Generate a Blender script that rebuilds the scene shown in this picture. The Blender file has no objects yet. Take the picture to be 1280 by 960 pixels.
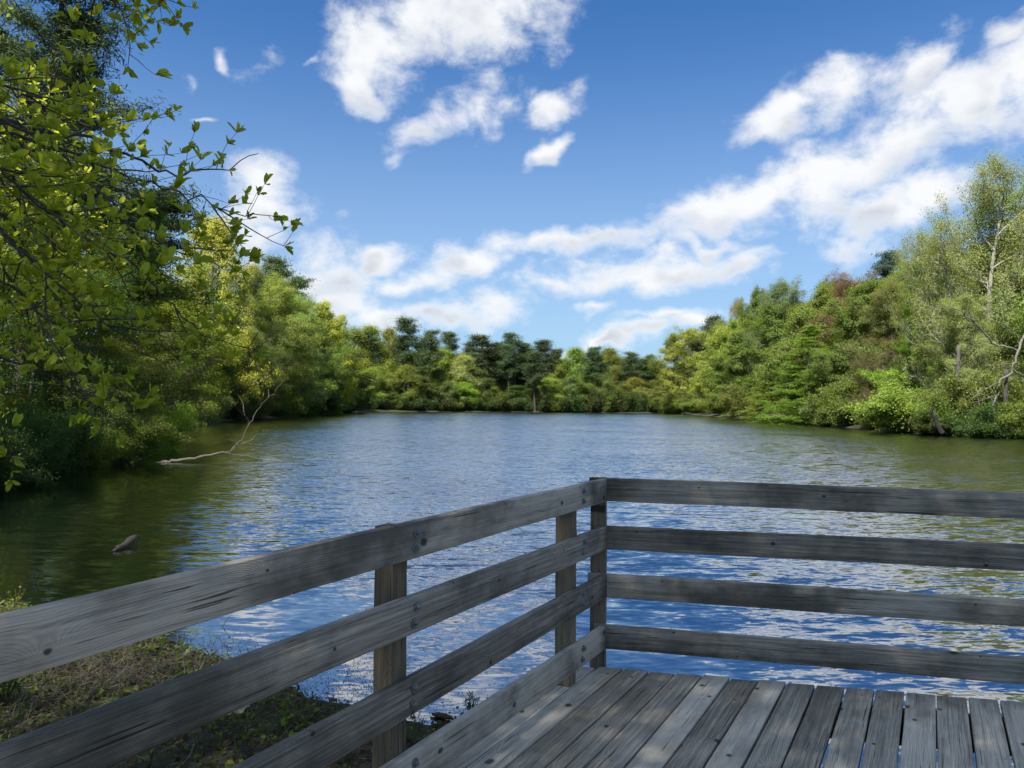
import bpy, math, random
import numpy as np
C = bpy.context
S = C.scene
COL = S.collection
R_ = math.radians
V = lambda *a: np.array(a, float)

# ------------------------------------------------------------------ camera
FPX = 961.0                      # focal length in pixels of the 1280 x 960 photograph
PITCH, ROLL = R_(1.63), R_(.607)
DECK = .64                       # deck top above the water
EYE = V(0, 0, DECK + 1.557)
Fw = V(0, math.cos(PITCH), math.sin(PITCH))
_U0 = V(0, -math.sin(PITCH), math.cos(PITCH))
Rt = math.cos(ROLL) * V(1, 0, 0) + math.sin(ROLL) * _U0
Up = -math.sin(ROLL) * V(1, 0, 0) + math.cos(ROLL) * _U0
from mathutils import Matrix, Vector
cam = bpy.data.cameras.new('camera')
cam.sensor_width = 36.0
cam.lens = FPX / 1280 * 36
cam.clip_start = .05
cam.clip_end = 6000
camo = bpy.data.objects.new('camera', cam)
COL.objects.link(camo)
camo.matrix_world = Matrix(((Rt[0], Up[0], -Fw[0], EYE[0]), (Rt[1], Up[1], -Fw[1], EYE[1]),
                            (Rt[2], Up[2], -Fw[2], EYE[2]), (0, 0, 0, 1)))
S.camera = camo

def ray(x, y): return Fw + (x - 640) / FPX * Rt - (y - 480) / FPX * Up
def onz(x, y, z=0.0):
    d = ray(x, y); return EYE + d * ((z - EYE[2]) / d[2])
def atd(x, y, dist): return EYE + ray(x, y) * dist
def onplane(x, y, P0, n):
    d = ray(x, y); return EYE + d * (((P0 - EYE) @ n) / (d @ n))
def horizon(x): return 513 + .0106 * (x - 1165)

# ------------------------------------------------------------------ light
SUN_AZ, SUN_EL = R_(-150), R_(55)          # measured from +Y towards +X
SKY_STRENGTH = .11
SKY_TINT = (.222, .44, .655, 1)              # the clear deep blue of the photograph's sky
sun = bpy.data.lights.new('sun', 'SUN')
sun.energy = 5.0
sun.angle = R_(.53)
sun.color = (1.0, .95, .86)
suno = bpy.data.objects.new('sun', sun)
COL.objects.link(suno)
sd = Vector((math.cos(SUN_EL) * math.sin(SUN_AZ), math.cos(SUN_EL) * math.cos(SUN_AZ), math.sin(SUN_EL)))
suno.rotation_euler = (-sd).to_track_quat('-Z', 'Y').to_euler()
suno.location = (0, 0, 60)
vs = S.view_settings
vs.view_transform = 'Standard'
vs.look = 'None'
vs.exposure = 1.1
vs.gamma = 1.0
vs.use_curve_mapping = False
S.display_settings.display_device = 'sRGB'
cy = S.cycles
cy.max_bounces = 6
cy.diffuse_bounces = 4
cy.glossy_bounces = 3
cy.transmission_bounces = 4
cy.transparent_max_bounces = 4
cy.caustics_reflective = False
cy.caustics_refractive = False
cy.use_denoising = True
cy.use_adaptive_sampling = True
cy.adaptive_threshold = .02
cy.sample_clamp_indirect = 6

class NT:
    """small helper round a node tree"""
    def __init__(s, t): s.t = t; s.n = t.nodes; s.l = t.links
    def new(s, typ, **kw):
        n = s.n.new(typ)
        for k, v in kw.items():
            setattr(n, k, v)
        return n
    def put(s, sock, v):
        if hasattr(v, 'is_linked') or isinstance(v, bpy.types.NodeSocket): s.l.new(v, sock)
        else: sock.default_value = v
    def math(s, op, a, b=None, c=None, clamp=False):
        n = s.new('ShaderNodeMath', operation=op, use_clamp=clamp)
        s.put(n.inputs[0], a)
        if b is not None: s.put(n.inputs[1], b)
        if c is not None: s.put(n.inputs[2], c)
        return n.outputs[0]
    def vmath(s, op, a, b=None, out=0):
        n = s.new('ShaderNodeVectorMath', operation=op)
        s.put(n.inputs[0], a)
        if b is not None:
            s.put(n.inputs[3 if op == 'SCALE' else 1], b)
        return n.outputs[out]
    def smooth(s, x, a, b, lo=0.0, hi=1.0):
        n = s.new('ShaderNodeMapRange', interpolation_type='SMOOTHSTEP')
        s.put(n.inputs[0], x); s.put(n.inputs[1], a); s.put(n.inputs[2], b); s.put(n.inputs[3], lo); s.put(n.inputs[4], hi)
        return n.outputs[0]
    def noise(s, vec, scale, detail=3, rough=.55, dim='3D', dist=0.0, out=0):
        n = s.new('ShaderNodeTexNoise', noise_dimensions=dim)
        s.put(n.inputs['Vector'], vec)
        n.inputs['Scale'].default_value = scale
        n.inputs['Detail'].default_value = detail
        n.inputs['Roughness'].default_value = rough
        n.inputs['Distortion'].default_value = dist
        return n.outputs[out]
    def mix(s, f, a, b, blend='MIX'):
        n = s.new('ShaderNodeMix', data_type='RGBA', blend_type=blend)
        s.put(n.inputs[0], f); s.put(n.inputs[6], a); s.put(n.inputs[7], b)
        return n.outputs[2]
    def mapping(s, vec, loc=(0, 0, 0), rot=(0, 0, 0), sc=(1, 1, 1), typ='POINT'):
        n = s.new('ShaderNodeMapping', vector_type=typ)
        s.put(n.inputs[0], vec)
        n.inputs['Location'].default_value = loc
        n.inputs['Rotation'].default_value = rot
        n.inputs['Scale'].default_value = sc
        return n.outputs[0]
    def xyz(s, x=0.0, y=0.0, z=0.0):
        n = s.new('ShaderNodeCombineXYZ')
        s.put(n.inputs[0], x); s.put(n.inputs[1], y); s.put(n.inputs[2], z)
        return n.outputs[0]
    def sep(s, v):
        n = s.new('ShaderNodeSeparateXYZ'); s.put(n.inputs[0], v); return n.outputs

def c4(c): return (c[0], c[1], c[2], 1.0)

# ------------------------------------------------------------------ sky with clouds
W = bpy.data.worlds.new('World')
S.world = W
W.use_nodes = True
w = NT(W.node_tree)
w.n.clear()
sky = w.new('ShaderNodeTexSky', sky_type='NISHITA')
sky.sun_disc = False
sky.sun_elevation = SUN_EL
sky.sun_rotation = SUN_AZ % (2 * math.pi)
sky.altitude = 0
sky.air_density = 1.0
sky.dust_density = .8
sky.ozone_density = 2.2
tc = w.new('ShaderNodeTexCoord').outputs['Generated']
dx, dy, dz = w.sep(w.vmath('NORMALIZE', tc))
theta = w.math('ARCTAN2', dx, dy)
phi = w.math('ARCSINE', dz)
q = w.xyz(theta, phi, 0.0)
wob = w.noise(w.mapping(q, sc=(1, 1.3, 1)), 9, 3, .5, '2D', out=1)
qd = w.vmath('ADD', q, w.vmath('SCALE', w.vmath('SUBTRACT', wob, (.5, .5, .5)), .075))

def angles(x, y):
    d = ray(x, y); d = d / np.linalg.norm(d)
    return math.atan2(d[0], d[1]), math.asin(d[2])
# photo x, y, half-width, half-height (pixels), tilt (degrees, + = rising to the right)
CLOUDS = [
 (560, 30, 190, 80, 10), (470, 60, 90, 70, 20), (445, 112, 42, 24, -15),
 (525, 150, 62, 38, 20), (605, 125, 62, 42, 10), (497, 190, 28, 24, 50), (690, 135, 42, 26, 20), (685, 186, 42, 13, 25),
 (335, 245, 62, 48, -25), (325, 298, 52, 26, -5),
 (400, 345, 95, 50, 0), (470, 320, 60, 24, 10), (520, 352, 80, 30, 10), (600, 318, 95, 26, 12), (710, 303, 135, 26, 3), (430, 390, 90, 34, 0), (560, 394, 130, 30, 6), (740, 380, 45, 16, 0), (480, 405, 80, 24, 0),
 (690, 350, 60, 24, 0), (760, 342, 110, 32, 0), (860, 338, 120, 36, 8), (930, 322, 60, 24, 10), (880, 305, 60, 16, 0),
 (890, 270, 80, 38, 10), (960, 250, 110, 42, 12), (1050, 225, 120, 62, 22), (1130, 175, 120, 62, 25), (1210, 130, 110, 62, 30), (1290, 90, 100, 70, 35),
 (990, 140, 70, 30, 15), (1060, 108, 100, 40, 14), (1150, 85, 80, 36, 25), (1260, 40, 60, 26, 30), (1110, 265, 95, 42, 15), (1060, 300, 60, 30, 15), (1160, 240, 60, 30, 20),
 (850, 398, 90, 15, 5), (800, 418, 75, 16, 8), (880, 405, 50, 22, 0), (740, 430, 70, 8, 0),
 (281, 67, 17, 11, -25), (240, 102, 20, 14, -40), (262, 152, 30, 8, 0), (385, 85, 30, 12, 20),
]
EXTRA = [(.1, .76, .2, .06, .2), (.95, .6, .2, .12, .4),
         (0, 1.42, 4.0, .42, 0), (-2.4, .75, .75, .38, 0), (2.3, .7, .7, .4, 0), (-1.5, .55, .3, .2, 0)]  # unseen clouds overhead and behind, added to brighten and whiten the shade
fm = None
def blob(cx, cy, rx, ry, rot, weak=0.0):
    global fm
    qi = qd if fm is None else w.vmath('ADD', qd, w.vmath('SCALE', fm, 1e-7))    # evaluates the clouds one after another
    m = w.mapping(qi, (cx, cy, 0), (0, 0, rot), (rx, ry, 1), 'TEXTURE')
    d = w.vmath('LENGTH', m, out=1)
    if weak: d = w.math('ADD', d, weak)
    new = w.xyz(d, w.sep(m)[1], 0.0)
    if fm is None: fm = new
    else:
        k = w.smooth(w.math('SUBTRACT', w.sep(fm)[0], d), -.3, .3)       # which cloud this direction belongs to
        mv = w.new('ShaderNodeMix', data_type='VECTOR')
        w.l.new(k, mv.inputs[0]); w.l.new(fm, mv.inputs[4]); w.l.new(new, mv.inputs[5])
        fm = mv.outputs[1]
for (x, y, rx, ry, a) in CLOUDS:
    cx, cy = angles(x, y)
    k = FPX * (1 + ((x - 640) / FPX) ** 2)
    g_ = 1.3 if rx < 32 and y < 200 else (1.02 if y < 200 and x < 800 else 1.06)
    blob(cx, cy, g_ * rx / k, g_ * ry / FPX / (1 + ((y - 507) / FPX) ** 2), R_(a), .5 if rx < 32 and y < 200 else 0)
for e in EXTRA: blob(*e)
fm, ys = w.sep(fm)[:2]
F = w.math('SUBTRACT', 1.0, fm)
F = w.math('MAXIMUM', F, -1.2)
qs = w.mapping(q, sc=(1, 1.45, 1))
n1 = w.noise(qs, 13, 8, .62, '2D', .12)
n2 = w.noise(w.mapping(qs, loc=(.03, -.055, 0)), 8, 3, .5, '2D', .1)
n4 = w.noise(qs, 8, 3, .5, '2D', .1)
n3 = w.noise(w.mapping(q, sc=(1, 2.2, 1), loc=(3, 1, 0)), 4, 2, .5, '2D')
dens_in = w.math('ADD', w.math('MULTIPLY', F, 1.15), w.math('MULTIPLY', w.math('SUBTRACT', n1, .5), 2.2))
dens_in = w.math('ADD', dens_in, w.math('MULTIPLY', w.math('SUBTRACT', n3, .5), .5))
dens = w.smooth(dens_in, -.1, 1.05)
dens = w.math('MULTIPLY', dens, .98)
# the lower side of each cloud is grey, its sunlit top white, both broken up by the billows
rel = w.math('SUBTRACT', n4, n2)
shade = w.math('ADD', w.math('MULTIPLY', ys, -.75), w.math('MULTIPLY', rel, -2.4))
shade = w.math('ADD', shade, w.math('MULTIPLY', w.math('SUBTRACT', n1, .5), .7))
thick = w.smooth(dens_in, .3, 1.2)
grey = w.math('MULTIPLY', thick, w.smooth(shade, -.35, .75))
ccol = w.mix(grey, (.93, .945, .965, 1), (.61, .65, .72, 1))
hs = w.new('ShaderNodeHueSaturation')
hs.inputs['Saturation'].default_value = 1.0
hs.inputs['Value'].default_value = 1.0
w.l.new(sky.outputs[0], hs.inputs['Color'])
bg1 = w.new('ShaderNodeBackground'); w.l.new(w.mix(w.smooth(phi, .0, .5, .6, 0.0), w.mix(1.0, hs.outputs[0], SKY_TINT, 'MULTIPLY'), (2.45, 3.1, 3.7, 1)), bg1.inputs[0]); bg1.inputs[1].default_value = SKY_STRENGTH
bg2 = w.new('ShaderNodeBackground'); w.l.new(ccol, bg2.inputs[0]); bg2.inputs[1].default_value = .49
mx = w.new('ShaderNodeMixShader')
w.l.new(dens, mx.inputs[0]); w.l.new(bg1.outputs[0], mx.inputs[1]); w.l.new(bg2.outputs[0], mx.inputs[2])
w.l.new(mx.outputs[0], w.new('ShaderNodeOutputWorld').inputs[0])
W.cycles.sampling_method = 'MANUAL'
W.cycles.sample_map_resolution = 512

# ------------------------------------------------------------------ mesh helpers
def tag(o, label=None, cat=None, group=None, kind=None):
    if label: o['label'] = label
    if cat: o['category'] = cat
    if group: o['group'] = group
    if kind: o['kind'] = kind
    return o

def make_mesh(name, verts, faces, mat=None, smooth=False):
    """faces: int array (n, 3 or 4), or list of such arrays of different widths"""
    me = bpy.data.meshes.new(name)
    verts = np.asarray(verts, np.float32)
    fl = faces if isinstance(faces, list) else [faces]
    fl = [np.asarray(f, np.int32) for f in fl if len(f)]
    tot = np.concatenate([np.full(len(f), f.shape[1], np.int32) for f in fl])
    loops = np.concatenate([f.ravel() for f in fl])
    me.vertices.add(len(verts)); me.vertices.foreach_set('co', verts.ravel())
    me.loops.add(len(loops)); me.loops.foreach_set('vertex_index', loops)
    me.polygons.add(len(tot))
    st = np.concatenate([[0], np.cumsum(tot)[:-1]]).astype(np.int32)
    me.polygons.foreach_set('loop_start', st)
    me.polygons.foreach_set('loop_total', tot)
    if smooth: me.polygons.foreach_set('use_smooth', np.ones(len(tot), bool))
    if mat: me.materials.append(mat)
    me.update(calc_edges=True)
    me.validate()
    return me

def link(name, data, parent=None, loc=None, color=None):
    o = bpy.data.objects.new(name, data)
    COL.objects.link(o)
    if parent: o.parent = parent
    if loc is not None: o.location = [float(a) for a in loc]
    if color is not None: o.color = (*color, 1.0)
    return o

class Tubes:
    """round limbs of varying radius, collected into one mesh"""
    def __init__(s): s.v = []; s.f = []; s.n = 0
    def add(s, pts, rad, sides=5):
        pts = np.asarray(pts, float); m = len(pts)
        rad = np.broadcast_to(np.asarray(rad, float), (m,))
        if rad[-1] > .02:                      # close a thick end
            e = pts[-1] + (pts[-1] - pts[-2]) / (np.linalg.norm(pts[-1] - pts[-2]) + 1e-9) * rad[-1] * .12
            pts = np.vstack([pts, [e]]); rad = np.append(rad, 1e-4); m += 1
        t = np.gradient(pts, axis=0)
        t /= np.linalg.norm(t, axis=1)[:, None] + 1e-9
        ref = V(0, 0, 1) if abs(t[0, 2]) < .9 else V(1, 0, 0)
        a = np.cross(t, ref); a /= np.linalg.norm(a, axis=1)[:, None] + 1e-9
        b = np.cross(t, a)
        ang = np.arange(sides) / sides * 2 * np.pi
        ring = a[:, None, :] * np.cos(ang)[None, :, None] + b[:, None, :] * np.sin(ang)[None, :, None]
        v = pts[:, None, :] + ring * rad[:, None, None]
        i = np.arange(m - 1)[:, None] * sides + np.arange(sides)[None, :]
        j = np.arange(m - 1)[:, None] * sides + (np.arange(sides)[None, :] + 1) % sides
        s.f.append((np.stack([i, j, j + sides, i + sides], -1).reshape(-1, 4) + s.n))
        s.v.append(v.reshape(-1, 3)); s.n += m * sides
    def mesh(s, name, mat): return make_mesh(name, np.concatenate(s.v), np.concatenate(s.f), mat, True)

def quads_leaf(cen, L, Wd, rng, upb=.5, nrm=None, elong=None):
    """one rhombus leaf per centre, facing a random way biased upwards"""
    n = len(cen)
    d = rng.normal(size=(n, 3)); d[:, 2] += upb
    if nrm is not None: d = d * .6 + nrm
    d /= np.linalg.norm(d, axis=1)[:, None]
    r = rng.normal(size=(n, 3)) if elong is None else elong + rng.normal(size=(n, 3)) * .35
    a = np.cross(d, r); a /= np.linalg.norm(a, axis=1)[:, None] + 1e-9
    b = np.cross(d, a)
    if elong is not None: a, b = b, a
    L = (L * rng.uniform(.65, 1.3, n))[:, None]; Wd = Wd * L
    bend = d * (L * rng.uniform(-.15, .15, n)[:, None])
    v = np.stack([cen - a * L * .5, cen + b * Wd * .5 + bend, cen + a * L * .5, cen - b * Wd * .5 + bend], 1).reshape(-1, 3)
    return v, np.arange(4 * n).reshape(n, 4)

# ------------------------------------------------------------------ materials
def material(name):
    m = bpy.data.materials.new(name); m.use_nodes = True
    m.node_tree.nodes.clear()
    t = NT(m.node_tree)
    out = t.new('ShaderNodeOutputMaterial')
    return m, t, out

def leaf_mat(name, vary=.26, transl=.48, spec=.012, yellow=.4):
    m, t, out = material(name)
    oi = t.new('ShaderNodeObjectInfo'); g = t.new('ShaderNodeNewGeometry')
    rnd = g.outputs['Random Per Island']
    base = oi.outputs['Color']
    v = t.math('ADD', t.math('MULTIPLY', rnd, 2 * vary), 1 - vary)
    col = t.mix(1.0, base, t.xyz(v, v, v), 'MULTIPLY')
    # some leaves are yellower than their neighbours
    r2 = t.math('FRACT', t.math('MULTIPLY', rnd, 37.3))
    col = t.mix(t.math('MULTIPLY', t.math('POWER', r2, 3.0), yellow), col, t.mix(1.0, base, (1.5, 1.12, .55, 1), 'MULTIPLY'))
    df = t.new('ShaderNodeBsdfDiffuse'); t.l.new(col, df.inputs[0])
    tr = t.new('ShaderNodeBsdfTranslucent'); t.l.new(t.mix(1.0, col, (1.25, 1.2, .5, 1), 'MULTIPLY'), tr.inputs[0])
    a = t.new('ShaderNodeMixShader'); a.inputs[0].default_value = transl
    t.l.new(df.outputs[0], a.inputs[1]); t.l.new(tr.outputs[0], a.inputs[2])
    gl = t.new('ShaderNodeBsdfGlossy'); gl.inputs['Roughness'].default_value = .55; gl.inputs['Color'].default_value = (.9, .95, 1, 1)
    b = t.new('ShaderNodeMixShader'); b.inputs[0].default_value = spec
    t.l.new(a.outputs[0], b.inputs[1]); t.l.new(gl.outputs[0], b.inputs[2])
    t.l.new(b.outputs[0], out.inputs[0])
    return m
LEAF = leaf_mat('leaf')
NEEDLE = leaf_mat('needle', .25, .15, .01, .15)

def bark_mat():
    m, t, out = material('bark')
    oi = t.new('ShaderNodeObjectInfo'); co = t.new('ShaderNodeTexCoord').outputs['Object']
    n = t.noise(t.mapping(co, sc=(1, 1, .25)), 9, 5, .65)
    n2 = t.noise(co, 1.7, 3, .5)
    k = t.math('ADD', t.math('MULTIPLY', n, 1.2), t.math('MULTIPLY', n2, .5))
    col = t.mix(1.0, oi.outputs['Color'], t.xyz(k, k, k), 'MULTIPLY')
    p = t.new('ShaderNodeBsdfPrincipled'); t.l.new(col, p.inputs['Base Color']); p.inputs['Roughness'].default_value = .9
    bp = t.new('ShaderNodeBump'); bp.inputs['Strength'].default_value = .5; bp.inputs['Distance'].default_value = .03
    t.l.new(n, bp.inputs['Height']); t.l.new(bp.outputs[0], p.inputs['Normal'])
    t.l.new(p.outputs[0], out.inputs[0])
    return m
BARK = bark_mat()

def wood_mat(name, dark, light, stain, stain_amt=.6, islands=False, thick='y', vary=.18, fine=1.0):
    """weathered softwood, grain along local X: growth rings bent round knots, fibre, checks, stains"""
    m, t, out = material(name)
    co = t.new('ShaderNodeTexCoord').outputs['Object']
    oi = t.new('ShaderNodeObjectInfo'); g = t.new('ShaderNodeNewGeometry')
    rnd = g.outputs['Random Per Island'] if islands else oi.outputs['Random']
    r2 = t.math('FRACT', t.math('MULTIPLY', rnd, 17.7))
    off = t.xyz(t.math('MULTIPLY', rnd, 61.0), t.math('MULTIPLY', r2, 23.0), t.math('MULTIPLY', rnd, 13.0))
    p = t.vmath('ADD', co, off)
    # knots, placed in the plane of the wide face
    px, py, pz = t.sep(p)
    sx_, sz_ = (1.7, 6.0) if thick == 'y' else (1.2, 6.0)
    vo = t.new('ShaderNodeTexVoronoi', voronoi_dimensions='2D'); vo.inputs['Scale'].default_value = 1.0
    ps = t.xyz(t.math('MULTIPLY', px, sx_), t.math('MULTIPLY', pz if thick == 'y' else py, sz_), 0.0)
    t.l.new(ps, vo.inputs['Vector'])
    dl = t.vmath('DIVIDE', t.vmath('SUBTRACT', ps, vo.outputs['Position']), (sx_, sz_, 1.0))
    dk = t.vmath('LENGTH', t.vmath('MULTIPLY', dl, (.7, 1.0, 0.0)), out=1)
    krad = t.math('ADD', .003, t.math('MULTIPLY', t.math('POWER', t.sep(vo.outputs['Color'])[0], 1.5), .02))
    dn = t.math('ADD', dk, t.math('MULTIPLY', t.math('SUBTRACT', t.noise(p, 45, 2), .5), .010))
    knot = t.smooth(dn, t.math('MULTIPLY', krad, .55), t.math('ADD', krad, .002), 1.0, 0.0)
    infl = t.math('POWER', 2.718, t.math('MULTIPLY', dk, -26.0))
    # growth rings
    warp = t.noise(t.vmath('MULTIPLY', p, (.9, 5, 5)), 1.0, 2, .5)
    ac = t.math('ADD', t.math('MULTIPLY', py, 34.0), t.math('MULTIPLY', pz, 47.0))
    ph = t.math('ADD', t.math('MULTIPLY', ac, 3.4), t.math('ADD', t.math('MULTIPLY', warp, 14.0), t.math('MULTIPLY', infl, 12.0)))
    ring = t.math('ADD', t.math('MULTIPLY', t.math('SINE', t.math('MULTIPLY', ph, 6.283)), .5), .5)
    fib = t.noise(t.vmath('MULTIPLY', p, (5, 230 * fine, 230 * fine)), 1.0, 3, .6)
    fib2 = t.noise(t.vmath('MULTIPLY', p, (1.6, 70, 70)), 1.0, 3, .6)
    val = t.math('ADD', t.math('MULTIPLY', ring, .11), t.math('ADD', t.math('MULTIPLY', fib, .62), t.math('MULTIPLY', fib2, .74)))
    val = t.math('ADD', val, t.math('MULTIPLY', t.math('SUBTRACT', r2, .5), vary * 2))
    val = t.smooth(val, .32, 1.12)
    col = t.mix(val, c4(dark), c4(light))
    # checks
    ck = t.noise(t.vmath('MULTIPLY', p, (2.2, 95, 95)), 1.0, 2, .5)
    ck = t.smooth(ck, .30, .345, 1.0, 0.0)
    ckm = t.smooth(t.noise(t.vmath('MULTIPLY', p, (1.5, 9, 9)), 1.0, 2), .4, .52)
    ck = t.math('MULTIPLY', ck, ckm)
    # stains
    s1 = t.noise(t.vmath('MULTIPLY', p, (2.3, 6, 3.2)), 1.0, 4, .62)
    s2 = t.noise(t.vmath('MULTIPLY', p, (.8, 2, 2)), 1.0, 2, .5)
    st = t.smooth(t.math('ADD', t.math('MULTIPLY', s1, .65), t.math('MULTIPLY', s2, .5)), .49, .72)
    col = t.mix(t.math('MULTIPLY', st, stain_amt), col, c4(stain))
    col = t.mix(t.math('MULTIPLY', knot, .85), col, (.018, .016, .014, 1))
    col = t.mix(t.math('MULTIPLY', ck, .85), col, (.012, .012, .011, 1))
    bs = t.new('ShaderNodeBsdfPrincipled')
    t.l.new(col, bs.inputs['Base Color'])
    bs.inputs['Roughness'].default_value = .78
    bs.inputs['Specular IOR Level'].default_value = .3
    h = t.math('ADD', t.math('MULTIPLY', fib, .4), t.math('ADD', t.math('MULTIPLY', ring, .35), t.math('MULTIPLY', ck, -1.2)))
    bp = t.new('ShaderNodeBump'); bp.inputs['Strength'].default_value = .55; bp.inputs['Distance'].default_value = .003
    t.l.new(h, bp.inputs['Height']); t.l.new(bp.outputs[0], bs.inputs['Normal'])
    t.l.new(bs.outputs[0], out.inputs[0])
    return m
RAILWOOD = wood_mat('weathered rail wood', (.10, .088, .07), (.60, .525, .42), (.04, .04, .031), .82)
DECKWOOD = wood_mat('weathered deck wood', (.13, .115, .09), (.70, .625, .51), (.12, .105, .072), .55, True, 'z', .22)
POSTWOOD = wood_mat('treated post wood', (.07, .053, .034), (.29, .225, .15), (.045, .04, .028), .5)

def plain_mat(name, col, rough=.6, metal=0.0, nscale=30, namt=.4):
    m, t, out = material(name)
    co = t.new('ShaderNodeTexCoord').outputs['Object']
    n = t.noise(co, nscale, 4, .6)
    k = t.math('ADD', t.math('MULTIPLY', n, namt * 2), 1 - namt)
    bs = t.new('ShaderNodeBsdfPrincipled')
    t.l.new(t.mix(1.0, c4(col), t.xyz(k, k, k), 'MULTIPLY'), bs.inputs['Base Color'])
    bs.inputs['Roughness'].default_value = rough; bs.inputs['Metallic'].default_value = metal
    t.l.new(bs.outputs[0], out.inputs[0])
    return m
STEEL = plain_mat('galvanised steel', (.22, .24, .25), .55, .8, 60, .25)

# ------------------------------------------------------------------ lake and ground
SHORE_PX = [(600, 885), (540, 905), (480, 888), (390, 868), (320, 832), (240, 812), (180, 790), (90, 765), (0, 752)]
lake = [onz(*a)[:2] for a in SHORE_PX]
lake += [V(-8.5, 9.8), V(-12, 12.5), V(-13.6, 16)]
lake += [onz(*a)[:2] for a in [(0, 605), (60, 592), (100, 585), (150, 580), (180, 575)]]
lake += [V(-16, 34), V(-22, 44), V(-25.5, 56), V(-29, 70)]
lake += [onz(*a)[:2] for a in [(260, 528), (340, 523), (410, 517.4)]]
lake += [V(-46, 196), V(-40, 232), V(-22, 252), V(0, 272), V(20, 284), V(45, 292), V(72, 296), (V(80, 285)), V(70, 268)]
lake += [V(56, 246), V(51, 200), onz(930, 524)[:2], onz(1000, 530)[:2], onz(1100, 538)[:2], onz(1180, 545)[:2], onz(1280, 548)[:2]]
lake += [V(47, 52), V(52, 36), V(46, 14), V(34, -4), V(14, -7), V(6, -2.5), V(2.6, 1.2), V(.9, 3.6)]
lake = np.array(lake)

def signed(P):
    """distance to the lake shore, positive on land"""
    P = np.asarray(P, float); A = lake; B = np.roll(lake, -1, 0)
    best = np.full(len(P), 1e9); inside = np.zeros(len(P), bool)
    for a, b in zip(A, B):
        ab = b - a
        tt = np.clip(((P - a) @ ab) / (ab @ ab), 0, 1)
        best = np.minimum(best, np.linalg.norm(P - a - tt[:, None] * ab, axis=1))
        cond = (a[1] > P[:, 1]) != (b[1] > P[:, 1])
        with np.errstate(divide='ignore', invalid='ignore'):
            xi = (b[0] - a[0]) * (P[:, 1] - a[1]) / (b[1] - a[1]) + a[0]
        inside ^= cond & (P[:, 0] < xi)
    return np.where(inside, -best, best)

def lump(P, s, seed=0):
    x, y = P[:, 0] * s + seed * 1.7, P[:, 1] * s + seed * 2.3
    return (np.sin(x * 1.3 + 1.7 * np.sin(y * .9)) + np.sin(y * 1.7 + 1.3 * np.sin(x * 1.1 + 2)) + .6 * np.sin(2.9 * x + 2.3 * y)) / 2.6

def ground_z(P):
    P = np.asarray(P, float)
    r = np.linalg.norm(P, axis=1)
    d = signed(P)
    d = d + lump(P, 3.1) * np.clip(r * .018, .06, .8)
    far = np.clip((r - 9) / 20, 0, 1)
    near_h = .035 * (1 - np.exp(-np.maximum(d, 0) / .25)) + .035 * np.maximum(d, 0)
    far_h = .16 * (1 - np.exp(-np.maximum(d, 0) / .4)) + np.minimum(.13 * np.maximum(d, 0), 9)
    h = near_h * (1 - far) + far_h * far
    h = h + np.where(d > 0, 1, 0) * (lump(P, 6, 3) * .018 + lump(P, 2.2, 5) * .03) * np.clip(d / .3, 0, 1)
    h = np.where(d > 0, h, np.maximum(.35 * d, -1.6))
    return h
def gz(x, y): return float(ground_z(V(x, y)[None])[0])

def soil_mat():
    m, t, out = material('bank soil')
    co = t.new('ShaderNodeTexCoord').outputs['Object']
    a = t.noise(co, 3.0, 6, .65); b = t.noise(co, 38, 4, .6); c = t.noise(co, .22, 3, .5)
    col = t.mix(t.smooth(b, .35, .7), (.014, .011, .007, 1), (.05, .038, .024, 1))
    col = t.mix(t.smooth(a, .42, .62), col, (.03, .038, .012, 1))
    col = t.mix(t.math('MULTIPLY', t.smooth(c, .45, .6), .6), col, (.028, .042, .012, 1))
    bs = t.new('ShaderNodeBsdfPrincipled'); t.l.new(col, bs.inputs['Base Color']); bs.inputs['Roughness'].default_value = .95
    bp = t.new('ShaderNodeBump'); bp.inputs['Strength'].default_value = .8; bp.inputs['Distance'].default_value = .03
    t.l.new(b, bp.inputs['Height']); t.l.new(bp.outputs[0], bs.inputs['Normal'])
    t.l.new(bs.outputs[0], out.inputs[0])
    return m
SOIL = soil_mat()
ns = 300
sx = np.linspace(-1, 1, ns)
gx = 1500 * np.sinh(8.2 * sx) / np.sinh(8.2)
gy = 4 + 1500 * np.sinh(8.2 * sx) / np.sinh(8.2)
X, Y = np.meshgrid(gx, gy)
P2 = np.stack([X.ravel(), Y.ravel()], 1)
i = np.arange(ns - 1)[:, None] * ns + np.arange(ns - 1)[None, :]
tag(link('ground', make_mesh('ground', np.column_stack([P2, ground_z(P2)]), np.stack([i, i + 1, i + ns + 1, i + ns], -1).reshape(-1, 4), SOIL, True)), kind='structure')

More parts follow.
